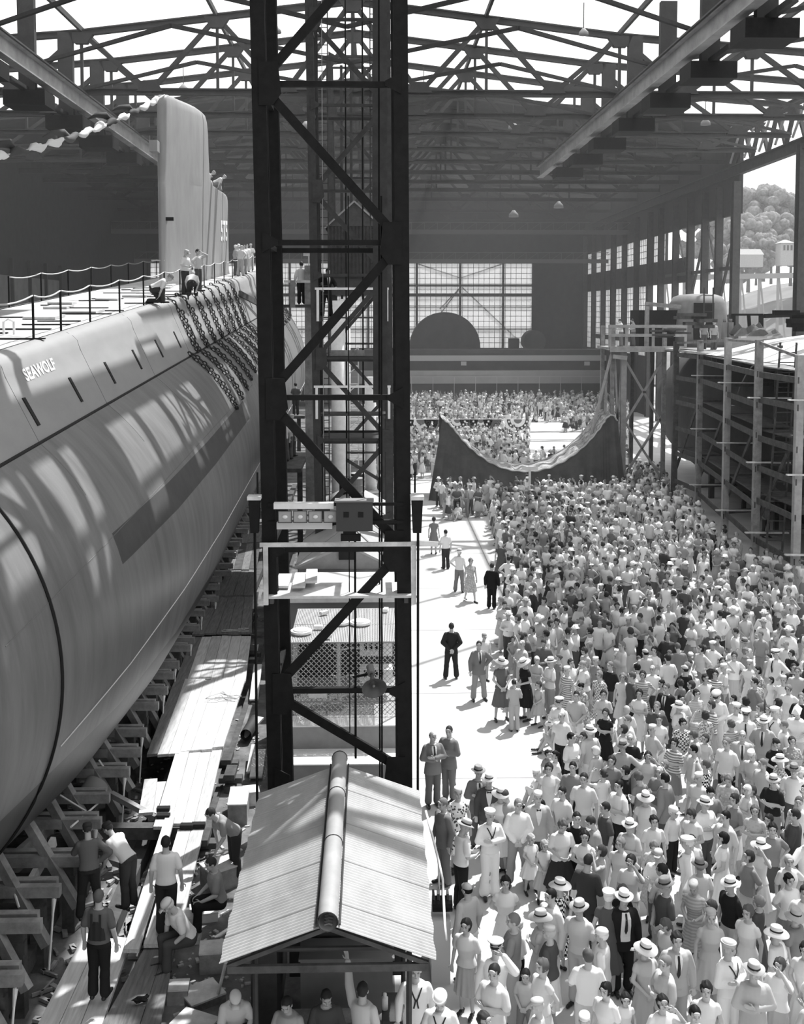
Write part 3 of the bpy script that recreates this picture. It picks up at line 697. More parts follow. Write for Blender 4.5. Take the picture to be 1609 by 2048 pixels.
t = thing('loudspeaker_horn', 'grey horn loudspeaker clamped low on the nearest tower in front of the wire cage', 'loudspeaker', P(749, 1376, 20.4))
ax = Vector((.12, -.8, -.35)).normalized(); o = Vector((0, 0, 0)); rings = []
u = ax.cross(Vector((0, 0, 1))).normalized(); w = u.cross(ax)
for d_, r_ in ((-.42, .03), (-.3, .035), (-.2, .06), (-.1, .11), (-.03, .17), (0, .235), (.012, .24), (.0, .228), (-.05, .14), (-.12, .08), (-.2, .03)):
    rings.append([o + ax * d_ + (u * math.cos(2 * math.pi * i / 28) + w * math.sin(2 * math.pi * i / 28)) * r_ for i in range(28)])
b = B(); b.loft(rings); b.build('horn', mat('horn_grey', .09, .4, .2, 3), t, True)
b = B(); b.tube(ax * -.6, ax * -.38, .075, n=12); b.build('driver', mat('grey_enamel', .22), t)
b = B(); b.ell(ax * -.06, .03, .03, .03); b.build('centre_cone', mat('grey_enamel', .22), t)
b = B(); b.bar(ax * -.4, ax * -.4 + Vector((-.35, .1, -.1)), .04, .04); b.build('bracket', steel_near, t)
# left timber post and small stage with a man
t = thing('timber_stage', 'tall pale timber post with a small railed stage beside the far hull', 'platform', (0, 45, 0))
b = B(); b.bar((P(620, 700, 45).x, 0, 3.2), (P(620, 700, 45).x, 0, 13.2), .38, .3); b.build('timber_post', timber_m, t)
x0, x1 = P(560, 610, 45).x, P(632, 610, 45).x
b = B(); b.box(x0, x1, -.3, 1.0, 11.5, 11.62); b.build('stage_floor', timber_d, t)
b = B(); b.bar((x0 + .2, -.3, 12.55), (x1, -.3, 12.55), .05, .1); b.build('handrail', whitewood, t)
b = B(); b.bar((x0 + .55, -.3, 11.5), (x0 + .55, -.3, 12.6), .2, .1); b.build('rail_post', timber_m, t)
b = B(); b.box(P(607, 510, 45).x, P(628, 510, 45).x, 0, .04, P(600, 512, 45).z, P(600, 506, 45).z); b.bar((P(618, 515, 45).x, .02, P(600, 512, 45).z), (P(618, 515, 45).x, .02, 12.9), .05); b.build('marker_board', whitewood, t)
t = thing('timber_stage', 'dark staging deck for workers low beside the far hull', 'platform', (0, 43, 0))
b = B(); b.box(P(545, 930, 43).x, P(606, 930, 43).x, -1.2, 4, 5.2, 5.35); b.build('stage_floor', timber_d, t)
for x in (P(550, 930, 43).x, P(600, 930, 43).x): b = B(); b.bar((x, 0, 0), (x, 0, 5.2), .2); b.build('timber_post', timber_d, t)
t = thing('timber_stage', 'farther small staging deck with a single worker beside the hull', 'platform', (0, 60, 0))
b = B(); b.box(P(583, 830, 60).x, P(612, 830, 60).x, -1, 3, 5.6, 5.75); b.build('stage_floor', timber_d, t)
b = B(); b.bar((P(598, 830, 60).x, 0, 0), (P(598, 830, 60).x, 0, 5.6), .2); b.build('timber_post', timber_d, t)
# white standpipes beyond the second tower
for i, (px, Y, r, z0, z1) in enumerate(((677, 56, .36, 0, 11.9), (697, 62, .12, 0, 10.4), (741, 70, .35, 0, 7.2))):
    b = B(); b.tube((P(px, 700, Y).x, Y, z0), (P(px, 700, Y).x, Y, z1), r, n=20); tag(b.build('standpipe', white_paint, None, True), ['fat white vertical pipe seen through the second tower', 'thin white vertical pipe beside the fat one', 'farther pale vertical pipe behind the second tower'][i], 'pipe')
t = thing('lattice_mast', 'white lattice mast beside the fat white pipe', 'mast', (P(706, 700, 60).x, 60, 0))
for s in (-1, 1): b = B(); b.bar((s * .3, 0, 0), (s * .3, 0, 9.4), .06); b.build('mast_rail', white_paint, t)
for k in range(18): b = B(); b.bar((-.3, 0, .4 + k * .5), (.3, 0, .4 + k * .5 + (.5 if k % 2 else 0)), .05); b.build('lacing', white_paint, t)

# ================================================================ foreground corrugated shelter
ZE, ZR = 2.6, 3.12
XA, XB_ = G(438, 1928, ZE).x, G(872, 1920, ZE).x; XM = -.615; YA, YB = G(600, 1925, ZE).y, G(600, 1585, ZE).y
t = thing('corrugated_shelter', 'long open shelter with a gabled corrugated metal roof in the foreground', 'shelter', (0, 0, 0))
def roof_side(xe, name):
    n = int((YB - YA) / .076) ; per = 6; b = B(); r0 = []; r1 = []
    N = int((YB - YA) / .0762 * per)
    for i in range(N + 1):
        y = YA + (YB - YA) * i / N; dz = .012 * math.sin(2 * math.pi * i / per) + (.012 if (i // (per * 8)) % 2 else 0)
        r0.append((XM + (xe - XM) * .0, y, ZR + dz)); r1.append((xe + .01 * math.sin(i * .13), y, ZE + dz))
    b.loft([r0, r1], closed=False, caps=False); o = b.build(name, galv, t)
    md = o.modifiers.new('thick', 'SOLIDIFY'); md.thickness = .012
roof_side(XA, 'roof_sheet'); roof_side(XB_, 'roof_sheet')
b = B(); b.tube((XM, YA - .12, ZR + .1), (XM, YB + .05, ZR + .1), .135, n=28, caps=False); b.tube((XM, YA - .12, ZR + .1), (XM, YB + .05, ZR + .1), .122, n=28, caps=False)
o = b.build('ridge_pipe', mat('pipe_paint', .36, .45, .15, 2, spec=.5), t, True)
b = B(); b.ell((XM, YB + .05, ZR + .1), .13, .12, .13, 20, 12); b.build('pipe_end_cap', MATS['pipe_paint'], t, True)
for Y in (YA - .12, 16.3, 18.0, 19.5): 
    b = B(); b.path([(XM + .14 * math.cos(a), Y, ZR + .1 + .14 * math.sin(a)) for a in [math.pi * k / 10 for k in range(-1, 12)]], .008, 4); b.build('pipe_strap', steel, t)
for s in (-1, 1): b = B(); b.tube((XM + s * .16, YA, ZR + .0), (XM + s * .16, YB, ZR + .0), .014, n=6); b.build('tie_wire', steel, t)
for x in (XA + .45, XB_ - .35):
    for y in (YA + .3, 17.3, YB - .3): b = B(); b.tube((x, y, 0), (x, y, ZE + .12), .04, n=8); b.build('post', steel, t)
for y in (YA + .1, 17.3, YB - .1): b = B(); b.bar((XA + .1, y, ZE - .14), (XB_ - .1, y, ZE - .14), .06, .1); b.bar((XM, y, ZR - .1), (XA + .1, y, ZE - .1), .05, .06); b.bar((XM, y, ZR - .1), (XB_ - .1, y, ZE - .1), .05, .06); b.build('rafter', timber_d, t)
b = B(); b.tube((XM - .8, YA + .25, ZR - .48), (XM + .8, YA + .25, ZR - .48), .035, n=8); b.build('cross_pipe', steel, t)
b = B(); b.box(-1.4, .5, 17.6, 17.66, .3, 2.3); b.build('back_board', mat('back_board', .05, .8, .25, 2), t)
b = B(); b.box(-1.9, -1.5, 16.4, 18.4, 0, 1.9); b.build('locker', steel, t)
t = thing('steel_table', 'grey sheet metal table panel behind the two seated workers', 'table', (-.45, 16.9, 0))
b = B(); b.box(-.72, .75, 0, .06, .15, .98); b.build('front_panel', mat('panel_grey', .2, .6, .1, 2), t)
b = B(); b.box(-.75, .78, 0, .6, .98, 1.02); b.build('table_top', mat('panel_grey', .2), t)
t = thing('workbench', 'low wooden bench under the front of the corrugated shelter', 'bench', (-.6, 16.35, 0))
b = B(); b.box(-.85, .35, -.18, .18, .4, .45); b.build('seat', timber_m, t)
for x in (-.7, .2): b = B(); b.box(x - .04, x + .04, -.15, .15, 0, .4); b.build('leg', timber_m, t)
b = B(); p = P(770, 2005, 15.9); b.tube((p.x, p.y, p.z - .1), (p.x, p.y, p.z + .08), .05, n=12); b.tube((p.x, p.y, p.z + .08), (p.x, p.y, p.z + .14), .03, n=12)
tag(b.build('bottle', white_paint, None, True), 'small white bottle on the dark counter beside the man with raised arm', 'bottle')
b = B(); b.box(.12, .9, 15.6, 16.3, 0, P(770, 2005, 15.9).z - .1); tag(b.build('counter', steel), 'dark counter under the white bottle at the shelter front', 'counter')
# pipe rail and welding set beside the shelter
t = thing('pipe_rail', 'bent white pipe rail leaning beside the shelter', 'rail')
b = B(); b.path([P(852, 1622, 19.4), P(866, 1675, 18.7), P(878, 1722, 18.3), P(886, 1760, 17.8), P(890, 1850, 17.0), P(893, 1880, 16.7)], .022, 8); b.build('pipe', white_paint, t, True)
b = B(); b.tube(P(878, 1722, 18.3), P(881, 1722, 18.3) + Vector((0, 0, -1.4)), .02, n=6); b.build('upright', white_paint, t)
t = thing('welding_set', 'dark machine with coils on a pale cabinet beside the shelter', 'machine', (1.13, 18.3, 0))
b = B(); b.box(-.16, .16, -.5, .5, 0, 1.1); b.build('cabinet', mat('pale_panel', .6), t)
b = B(); b.tube((-.14, -.3, 1.3), (.2, -.3, 1.3), .13, n=14); b.build('motor', steel_near, t)
for k in range(4): b = B(); b.cbox((-.12 + k * .08, -.3, 1.46), .04, .16, .1); b.build('coil', steel, t)
# ================================================================ wire cage with transformers
cx0, cx1, cz1 = -2.05, .62, 3.17; cy0, cy1 = G(700, 1285, cz1).y, G(700, 1218, cz1).y; cz0 = P(700, 1430, cy0).z
print('cage', cy0, cy1, cz0, YA, YB, XA, XB_, 'ridge', G(655, 1850, 3.25), G(677, 1520, 3.25))
t = thing('wire_cage', 'chain-link cage around electrical gear behind the nearest tower', 'cage', (0, 0, 0))
def chainlink(b, p0, ux, uz, W_, H_, st=.11, r=.008, skew=True):
    p0, ux, uz = Vector(p0), Vector(ux), Vector(uz); nrm = ux.cross(uz)
    n = int((W_ + H_) / st)
    for s in (1, -1):
        for i in range(n + 1):
            if s > 0: u0 = i * st - H_; a = (max(u0, 0), max(-u0, 0)); e = min(W_ - a[0], H_ - a[1]); c = (a[0] + e, a[1] + e)
            else: u0 = i * st; a = (min(u0, W_), max(u0 - W_, 0)); e = min(a[0], H_ - a[1]); c = (a[0] - e, a[1] + e)
            if e > .02: b.bar(p0 + ux * a[0] + uz * a[1], p0 + ux * c[0] + uz * c[1], r * 2, r * 2, nrm)
wire = mat('wire', .5, .5)
b = B(); chainlink(b, (cx0, cy0, cz0), (1, 0, 0), (0, 0, 1), cx1 - cx0, cz1 - cz0, .13); b.build('front_mesh', wire, t)
b = B(); chainlink(b, (cx0, cy0, cz0), (0, 1, 0), (0, 0, 1), cy1 - cy0, cz1 - cz0, .13); b.build('side_mesh', wire, t)
b = B(); chainlink(b, (cx0, cy0, cz1), (1, 0, 0), (0, 1, 0), cx1 - cx0, cy1 - cy0, .085, .011); b.build('roof_mesh', mat('roof_wire', .55), t)
for x, y in ((cx0, cy0), (cx1, cy0), (cx0, cy1), (cx1, cy1)): b = B(); b.tube((x, y, 0), (x, y, cz1), .035, n=8); b.build('post', rail_steel, t)
for a, c in (((cx0, cy0, cz1), (cx1, cy0, cz1)), ((cx0, cy1, cz1), (cx1, cy1, cz1)), ((cx0, cy0, cz1), (cx0, cy1, cz1)), ((cx1, cy0, cz1), (cx1, cy1, cz1)), ((cx0, (cy0 + cy1) / 2, cz1), (cx1, (cy0 + cy1) / 2, cz1)), ((-.55, cy0, cz1), (-.55, cy1, cz1)), ((cx0, cy0, cz0 + .35), (cx1, cy0, cz0 + .35))):
    b = B(); b.tube(a, c, .022, n=6); b.build('frame_pipe', rail_steel, t)
b = B(); b.box(cx0, cx1, cy1 - .1, cy1, 0, 3.1); b.build('back_wall', steel, t)
b = B(); b.box(-1.6, -1.15, cy0 - .03, cy0 - .01, cz0 + .45, cz0 + .68); b.build('notice_plate', white_paint, t)
for i in range(2):
    tt = thing('transformer', ['upper shelf transformer with pale terminals inside the cage', 'lower shelf transformer with pale terminals inside the cage'][i], 'transformer', (.0, 28.2 - i * .3, 2.35 - i * .62))
    b = B(); b.box(-.35, .5, 0, .5, 0, .35); b.build('tank', white_paint, tt)
    for k in range(4): b = B(); b.tube((-.2 + k * .14, -.05, .18), (-.2 + k * .14, -.05, .36), .035, n=8); b.build('terminal', steel_near, tt)
    b = B(); b.path([(-.35, 0, .2), (-.6, -.1, .25), (-.9, .1, .12), (-1.1, .1, .2)], .02); b.build('cable', white_paint, tt)
b = B(); b.tube((-.9, 28, .9), (-.9, 28, 2.9), .05, n=8); tag(b.build('pale_conduit', white_paint), 'pale vertical conduit inside the wire cage', 'pipe')
for i, (px, py, r) in enumerate(((603, 1265, .27), (685, 1247, .2), (721, 1247, .27))):
    p = G(px, py, cz1 + .05); b = B(); b.tube(p, p + Vector((0, 0, .06)), r, n=24); b.tube(p + Vector((0, 0, .06)), p + Vector((0, 0, .09)), r * .75, n=24)
    tag(b.build('round_lid', white_paint), ['round pale lid lying near the corner of the cage roof', 'small round lid in the middle of the cage roof', 'large round lid beyond the grey conduit on the cage roof'][i], 'lid')
for i, (px, py) in enumerate(((637, 1257), (648, 1228), (772, 1222), (655, 1275))):
    p = G(px, py, cz1 + .05); b = B(); b.cbox((p.x, p.y, p.z + .04), .22, .12, .08, i * .7); tag(b.build('rag_bundle', white_paint), ['pale rag bundle between two round lids on the cage roof', 'dark-edged rag near the far side of the cage roof', 'flat pale packet at the far corner of the cage roof', 'small pale scrap at the front edge of the cage roof'][i], 'rag')
t = thing('stepped_base', 'grey concrete base with two pale painted steps below the wire cage', 'base', (0, 0, 0))
ya1 = G(700, 1450, cz0).y; za2 = P(700, 1497, ya1).z; ya2 = G(700, 1527, za2).y
b = B(); b.box(-2.2, .72, ya1, cy1, 0, cz0 - .03); b.build('upper_step', concrete, t); b = B(); b.box(-2.25, .75, ya1 - .03, cy0 - .02, cz0 - .03, cz0 + .0); b.build('step_edge', white_paint, t)
b = B(); b.box(-2.35, .78, ya2, ya1 - .02, 0, za2 - .03); b.build('lower_step', concrete, t); b = B(); b.box(-2.4, .8, ya2 - .03, ya1, za2 - .03, za2); b.build('step_edge', white_paint, t)
# second shed with smooth pale roof, plus the flat platform in front of it
XD = 0
t = thing('painted_shed', 'pale smooth gabled shed roof behind the wire cage', 'shed')
for s, xe in ((-1, -2.5), (1, .62)):
    b = B(); xm = -.85; b.hexa([(xm, 34.8, 3.85), (xe, 34.8, 3.1), (xe, 47, 3.1), (xm, 47, 3.85), (xm, 34.8, 3.93), (xe, 34.8, 3.18), (xe, 47, 3.18), (xm, 47, 3.93)]); b.build('roof_slope', mat('pale_roofing', .36, .8, .1, 1), t)
    for k in range(3): y = 35 + k * 4; b = B(); b.bar((xm, y + 3, 3.97), (xe, y, 3.2), .05, .04); b.build('roof_batten', concrete, t)
b = B(); b.box(-2.4, .55, 34.9, 46.9, 0, 3.1); b.build('walls', concrete, t)
b = B(); b.plate([(-2.5, 34.85, 3.1), (.62, 34.85, 3.1), (-.85, 34.85, 3.85)], .05, (0, 1, 0)); b.build('gable', concrete, t)
b = B(); b.box(-1.1, -.6, 34.7, 34.9, 3.42, 3.9); b.build('gable_vent', blackm, t)
t = thing('flat_hut', 'low flat-roofed hut with white fascia between the pale shed and the cage', 'hut')
b = B(); b.box(-2.4, .62, 31.2, 34.2, 0, 3.0); b.build('walls', mat('grey_enamel', .22), t)
b = B(); b.box(-2.45, .66, 31.1, 34.3, 3.0, 3.12); b.build('roof_slab', white_paint, t)
for i, (px, Y, z) in enumerate(((693, 45.5, 3.6), (712, 45.2, 3.6), (716, 46.6, 3.6))):
    t = thing('oil_drum', ['dark oil drum standing on the pale shed roof ridge', 'grey oil drum with light rim beside the dark drum', 'farther small drum behind the drum pair'][i], 'drum', (P(px, 980, Y).x, Y, z))
    b = B(); b.tube((0, 0, 0), (0, 0, .85), .29, n=20); b.build('barrel', steel if i != 1 else mat('grey_enamel', .22), t, False)
    for q in (.28, .56, .84): b = B(); b.tube((0, 0, q), (0, 0, q + .03), .305, n=20); b.build('hoop', concrete, t)
# ================================================================ tarpaulin-covered cradle
t = thing('tarpaulin_cradle', 'dark tarpaulin draped over a hollow cradle behind the crowd', 'tarpaulin', (0, 0, 0))
rim = [(885, 838), (897, 846), (908, 858), (922, 876), (938, 893), (958, 910), (982, 926), (1010, 938), (1040, 943), (1070, 943), (1100, 936), (1130, 922), (1155, 905), (1178, 884), (1196, 863), (1208, 846), (1216, 834), (1226, 830), (1236, 842)]
YT = 66.0
def edge_x(k, z, top):                                 # flare outwards at the ends
    return top
N = 120; b = B(); rows = []
def rimat(s):
    q = s * (len(rim) - 1); i = min(int(q), len(rim) - 2); f = q - i; return (rim[i][0] + (rim[i + 1][0] - rim[i][0]) * f, rim[i][1] + (rim[i + 1][1] - rim[i][1]) * f)
rim3 = [P(*rimat(i / N), YT) for i in range(N + 1)]
for lv in range(7):
    q = lv / 6; row = []
    for i, p in enumerate(rim3):
        s = i / N; fl = (-.85 * max(0, 1 - s * 5) ** 1.0 + .5 * max(0, (s - .85) / .15)) * q
        fold = .13 * math.sin(i * .55 + math.sin(i * .21) * 2) * q + .05 * math.sin(i * 1.7) * q
        row.append((p.x + fl, YT - .5 * q + fold, p.z * (1 - q)))
    rows.append(row)
b.loft(rows, closed=False, caps=False); b.build('front_curtain', tarpm, t, True)
b = B(); b.loft([[(p.x, YT, p.z) for p in rim3], [(p.x + .15 * math.sin(i * .3), YT + 1.3, p.z + .12 * math.sin(i * .8)) for i, p in enumerate(rim3)], [(p.x, YT + 3.0, p.z + .1) for p in rim3]], closed=False, caps=False)
b.build('trough_lining', mat('crumpled_cloth', .3, .8, .85, 1.6, stretch=(.5, 2.5, 2.5), dark=.05), t, True)
b = B(); b.loft([[(p.x, YT + 3.0, p.z + .1) for p in rim3], [(p.x, YT + 3.1, 0) for p in rim3]], closed=False, caps=False); b.build('back_curtain', tarpm, t)
b = B(); b.path([p + Vector((0, -.05, .02 + .03 * math.sin(i * 1.1))) for i, p in enumerate(rim3)], .05, 5); b.build('rim_rope', mat('frayed_rope', .45), t)
t = thing('sign_post', 'white sign on a slim white post in front of the dark tarpaulin', 'sign', (P(1060, 960, 62).x, 62, 0))
z1 = P(1060, 936, 62).z
b = B(); b.bar((0, 0, 0), (0, 0, z1), .12, .1); b.build('post', white_paint, t)
b = B(); b.box(-.45, .45, -.08, -.04, z1 - .12, z1 + .08); b.build('sign_board', white_paint, t)
# ================================================================ pale timber tower
t = thing('timber_tower', 'pale timber lookout tower with crossed braces and a railed top', 'tower', (0, 68, 0))
Xp = lambda px: P(px, 700, 68).x
zf = 9.15
for x, y, m in ((Xp(1226), 0, timber_m), (Xp(1247), -.2, whitewood), (Xp(1328), -.2, timber_m), (Xp(1330), 3, timber_d), (Xp(1226), 3, timber_m), (Xp(1288), 3, timber_d)):
    b = B(); b.bar((x, y, 0), (x, y, zf + (1.3 if m is not whitewood else -.3)), .34 if m is whitewood else .22, .3); b.build('timber_post', m if m is not whitewood else mat('light_timber', .36, .8, .2, 3), t)
lt = MATS['light_timber']
for a, c in (((Xp(1250), 0, 8.4), (Xp(1328), 0, 4.3)), ((Xp(1328), 0, 8.4), (Xp(1250), 0, 4.3)), ((Xp(1250), 0, 4.6), (Xp(1328), 0, .9)), ((Xp(1328), 0, 4.9), (Xp(1250), 0, .9)), ((Xp(1230), 0, 8.6), (Xp(1245), 0, .5)), ((Xp(1247), 0, 8.6), (Xp(1228), 0, 1)), ((Xp(1222), -.2, 8.7), (Xp(1160), -1, 1.5)), ((Xp(1222), .5, 8), (Xp(1168), 0, 1.2)), ((Xp(1215), .2, 7), (Xp(1212), 0, 1.0))):
    b = B(); b.bar(a, c, .12, .2, (0, 1, 0)); b.build('cross_brace', lt, t)
b = B(); b.box(Xp(1216), Xp(1370), -.6, 3.2, zf - .15, zf); b.build('platform_floor', timber_m, t)
b = B(); b.bar((Xp(1216), -.7, zf - .1), (Xp(1362), -.7, zf - .1), .06, .35); b.bar((Xp(1222), -.7, zf - .55), (Xp(1250), -.7, zf - .65), .1, .25); b.build('fascia_board', lt, t)
for z in (.75, 1.3): b = B(); b.bar((Xp(1214), -.7, zf + z), (Xp(1368), -.7, zf + z), .06, .18); b.build('handrail', lt, t)
for px in (1216, 1249, 1302, 1366): b = B(); b.bar((Xp(px), -.6, zf), (Xp(px), -.6, zf + 1.4), .16, .1); b.build('rail_post', lt, t)
b = B(); b.box(Xp(1290), Xp(1370), 1.5, 4, zf, zf + 2.3); b.build('dark_cabin', steel_near, t)
b = B(); b.bar((Xp(1300), .8, zf), (Xp(1300), .8, zf + 2.6), .25, .2); b.bar((Xp(1296), .8, zf + 2.7), (Xp(1368), .8, zf + 2.5), .2, .25); b.build('cabin_frame', timber_m, t)
# ================================================================ scaffold along the second hull
posts = [(1398, 61, 9.75, timber_m), (1453, 54, 10.05, lt), (1515, 47.8, 10.1, timber_m), (1597, 43.6, 9.6, lt), (1350, 64.5, 9.6, timber_d), (1425, 66, 9.4, timber_d)]
fx = []
for i, (px, Y, z, m) in enumerate(posts):
    x = P(px, 900, Y).x; fx.append((x, Y, z)); b = B(); b.bar((x, Y, 0), (x, Y, z), .3, .28)
    tag(b.build('scaffold_post', m), ['brown scaffold post two left of the tallest pale one', 'tallest pale scaffold post standing in the crowd edge', 'brown weathered scaffold post between two pale posts', 'nearest pale scaffold post at the picture edge', 'dark scaffold post close to the timber tower', 'dark inner scaffold post behind the crowd'][i].replace(' two left of', ' next beyond'), 'post')
inner = [(x + 2.9, Y + .8, z) for x, Y, z in fx[:4]]
for i, (x, Y, z) in enumerate(inner):
    b = B(); b.bar((x, Y, 0), (x, Y, z - .4), .22, .22); tag(b.build('scaffold_post', timber_d), 'dark inner scaffold post close to the second hull, %s from the far end' % ORD[i], 'post', 'inner scaffold posts')
lvl = [1.3, 2.9, 4.4, 5.9, 7.4, 8.7]
r4 = random.Random(5)
for i in range(4):
    (x0, y0, z0), (x1, y1, z1) = ((fx[4] if i == 0 else fx[i - 1]), fx[i]); (u0, v0, w0) = inner[max(i - 1, 0)]; (u1, v1, w1) = inner[i]
    t = thing('scaffold_bay', 'scaffold bay of dark planks and ledgers beside the second hull, %s from the timber tower' % ORD[i], 'scaffold', (0, y1, 0), 'scaffold bays')
    for j, z in enumerate(lvl):
        zz = z + r4.uniform(-.15, .15)
        b = B(); b.bar((x0, y0 - y1, zz), (x1 - .1, -.15, zz), .06, .26); b.build('ledger', timber_d, t)
        b = B(); b.bar((x1, 0, zz + .2), (u1, v1 - y1, zz + .2), .1, .2); b.build('transom', timber_d, t)
        if j in (1, 3, 5):
            b = B(); b.hexa([(x0 + .2, y0 - y1, zz + .3), (x1 + .2, 0, zz + .3), (x1 + 1.5, 0, zz + .3), (x0 + 1.5, y0 - y1, zz + .3), (x0 + .2, y0 - y1, zz + .36), (x1 + .2, 0, zz + .36), (x1 + 1.5, 0, zz + .36), (x0 + 1.5, y0 - y1, zz + .36)]); b.build('platform_plank', timber_m if j == 5 else timber_d, t)
        if j % 2 == 0: b = B(); b.bar((x1 - .55, -.3, zz + .33), (x1 + 1.4, -.2, zz + .3), .2, .05); b.build('projecting_plank', whitewood, t)
    b = B(); b.bar((x0, y0 - y1, z0 - .1), (x1, 0, z1 - .1), .08, .12); b.build('top_rail', timber_m, t)
    b = B(); b.bar((x0 + .2, y0 - y1 + .3, 2), (x1 + .2, .3, 6.8), .07, .22); b.build('diagonal_brace', timber_d, t)
def ladder_thing(p0, p1, w, label, m=timber_m, side=(1, 0, 0)):
    p0, p1 = Vector(p0), Vector(p1); sd = Vector(side).normalized() * (w / 2); t = thing('ladder', label, 'ladder', p0)
    for s in (-1, 1): b = B(); b.bar(sd * s, p1 - p0 + sd * s, .07, .07); b.build('stile', m, t)
    n = int((p1 - p0).length / .42)
    for k in range(1, n): q = (p1 - p0) * (k / n); b = B(); b.bar(q - sd, q + sd, .05, .05); b.build('rung', m, t)
ladder_thing(P(1548, 1120, 46.5), P(1578, 685, 46.5), .7, 'long dark ladder leaning inside the nearest scaffold bay', timber_d)
ladder_thing(P(1556, 970, 49), P(1566, 735, 49), .6, 'second dark ladder up to the bright canvas top', timber_d)
ladder_thing(P(1418, 655, 66), P(1418, 575, 66), .55, 'short steel ladder on the rounded fin of the second hull', steel)
# ================================================================ second hull under construction
t = thing('second_hull', 'dark unfinished hull behind the scaffold with pale canvas on top', 'ship hull', (0, 0, 0))
rings = []
hx, hr, hz = 24.2, 4.9, 4.9
for Y, k in ((44, .95), (50, 1), (60, 1), (70, .98), (76, .88), (80, .7), (83, .35), (84, .05)):
    rings.append([(hx + hr * k * math.cos(2 * math.pi * i / 48), Y, hz + hr * k * math.sin(2 * math.pi * i / 48)) for i in range(48)])
b = B(); b.loft(rings); b.build('hull', mat('dark_hull', .05, .7, .3, .6), t, True)
b = B(); b.loft([[(18.3, Y, 9.0), (19.5, Y, 9.25), (21.5, Y, 9.75), (24, Y, 10.1), (27, Y, 9.9)] for Y in (47, 53, 60)], closed=False, caps=False); b.build('canvas_top', mat('canvas', .66, .8, .15, 1), t, True)
b = B(); b.box(18.0, 24, 60, 68, 9.0, 9.12); b.build('deck', mat('pale_deck', .5, .8, .35, 1.2), t)
for k in range(3): b = B(); b.path([(20.2 + .25 * math.cos(q * .3) + k * .5, 47.5 + k * .5, 9.4 + .0 + q * .06 * (1.5 - q * .18)) if False else (20 + q * .9, 48 + k * 1.2, 9.45 + .18 * q * (1 - q / 9)) for q in range(8)], .04, 5); b.build('canvas_edge', timber_m, t)
b = B()
xa, xb = P(1367, 620, 68).x, P(1470, 620, 68).x; prof = []
for j, (k, z) in enumerate(((1.08, 9.1), (1.04, 10.2), (1.0, 11.2), (.95, 11.9), (.84, 12.3), (.6, 12.45), (.2, 12.5))):
    prof.append([((xa + xb) / 2 + (xb - xa) / 2 * k * (abs(math.cos(a)) ** .6) * math.copysign(1, math.cos(a)), 70.5 + 2.2 * k * (abs(math.sin(a)) ** .6) * math.copysign(1, math.sin(a)), z) for a in [2 * math.pi * i / 32 for i in range(32)]])
b.loft(prof); fn = b.build('fin', mat('fin_grey', .2, .7, .2, 1), t, True)
b = B(); b.box(xa + .75, xa + 2.0, 68.15, 68.3, 9.6, 11.9); b.build('dark_panel', steel_near, fn)
for i, (px, py, Y, w, h, m, l) in enumerate(((1395, 640, 60, 1.6, .9, timber_d, 'dark timber baulks stacked before the rounded fin'), (1510, 655, 57, 2.4, .9, tarpm, 'dark crumpled tarpaulin heaped beyond the canvas top'), (1590, 640, 52, 1.6, 1.1, steel_near, 'black machinery block by the edge column'), (1340, 665, 64, 1.4, .6, timber_d, 'dark box between the timber tower and the fin'))):
    p = P(px, py, Y); b = B(); r5 = random.Random(i)
    if m is tarpm:
        rings = []
        for j in range(12):
            q = j / 11; hh = h * (.35 + .5 * r5.random()) * math.sin(math.pi * min(.97, q + .03)) ** .4; x = p.x + w * (q - .5)
            rings.append([(x + .1 * math.sin(k * 1.3), Y + .9 * (k / 6 - .5), p.z - h * .5 + hh * math.sin(math.pi * k / 6) * (1 + .25 * math.sin(k * 2.1 + j))) for k in range(7)])
        b.loft(rings, closed=True)
    else:
        for k in range(5): b.cbox((p.x + r5.uniform(-.4, .4) * w, Y + r5.uniform(-.5, .5), p.z - h * .4 + k * h * .18), w * r5.uniform(.5, 1), r5.uniform(.3, .7), h * .2, r5.uniform(-.3, .3))
    tag(b.build('tarpaulin_heap' if m is tarpm else 'deck_gear', m), l, 'gear')
b = B(); b.bar(P(1530, 632, 58), P(1625, 628, 58), .3, .22); b.bar(P(1498, 628, 58), P(1500, 655, 58), .15, .15); tag(b.build('deck_beam', steel_near), 'black beam lying above the dark tarpaulin heap', 'beam')
t = thing('deck_trestle', 'small dark trestle frame beyond the rounded fin', 'trestle', P(1495, 640, 62))
b = B(); b.bar((-.9, 0, .3), (.9, 0, .3), .12, .12); b.build('top_bar', steel_near, t)
for x in (-.8, .8): b = B(); b.bar((x, 0, -.6), (x, 0, .3), .25, .12); b.build('leg', steel_near, t)
for i, px in enumerate((1450, 1462)):
    b = B(); p = P(px, 652, 58); b.tube((p.x, p.y, p.z - .7), (p.x, p.y, p.z + .2), .16, n=12); b.tube((p.x, p.y, p.z + .2), (p.x, p.y, p.z + .38), .08, n=10); tag(b.build('gas_cylinder', mat('grey_enamel', .22), None, True), ['grey gas cylinder standing by the fin, nearer the ladder', 'grey gas cylinder standing by the fin, farther from the ladder'][i], 'gas cylinder', 'gas cylinders')
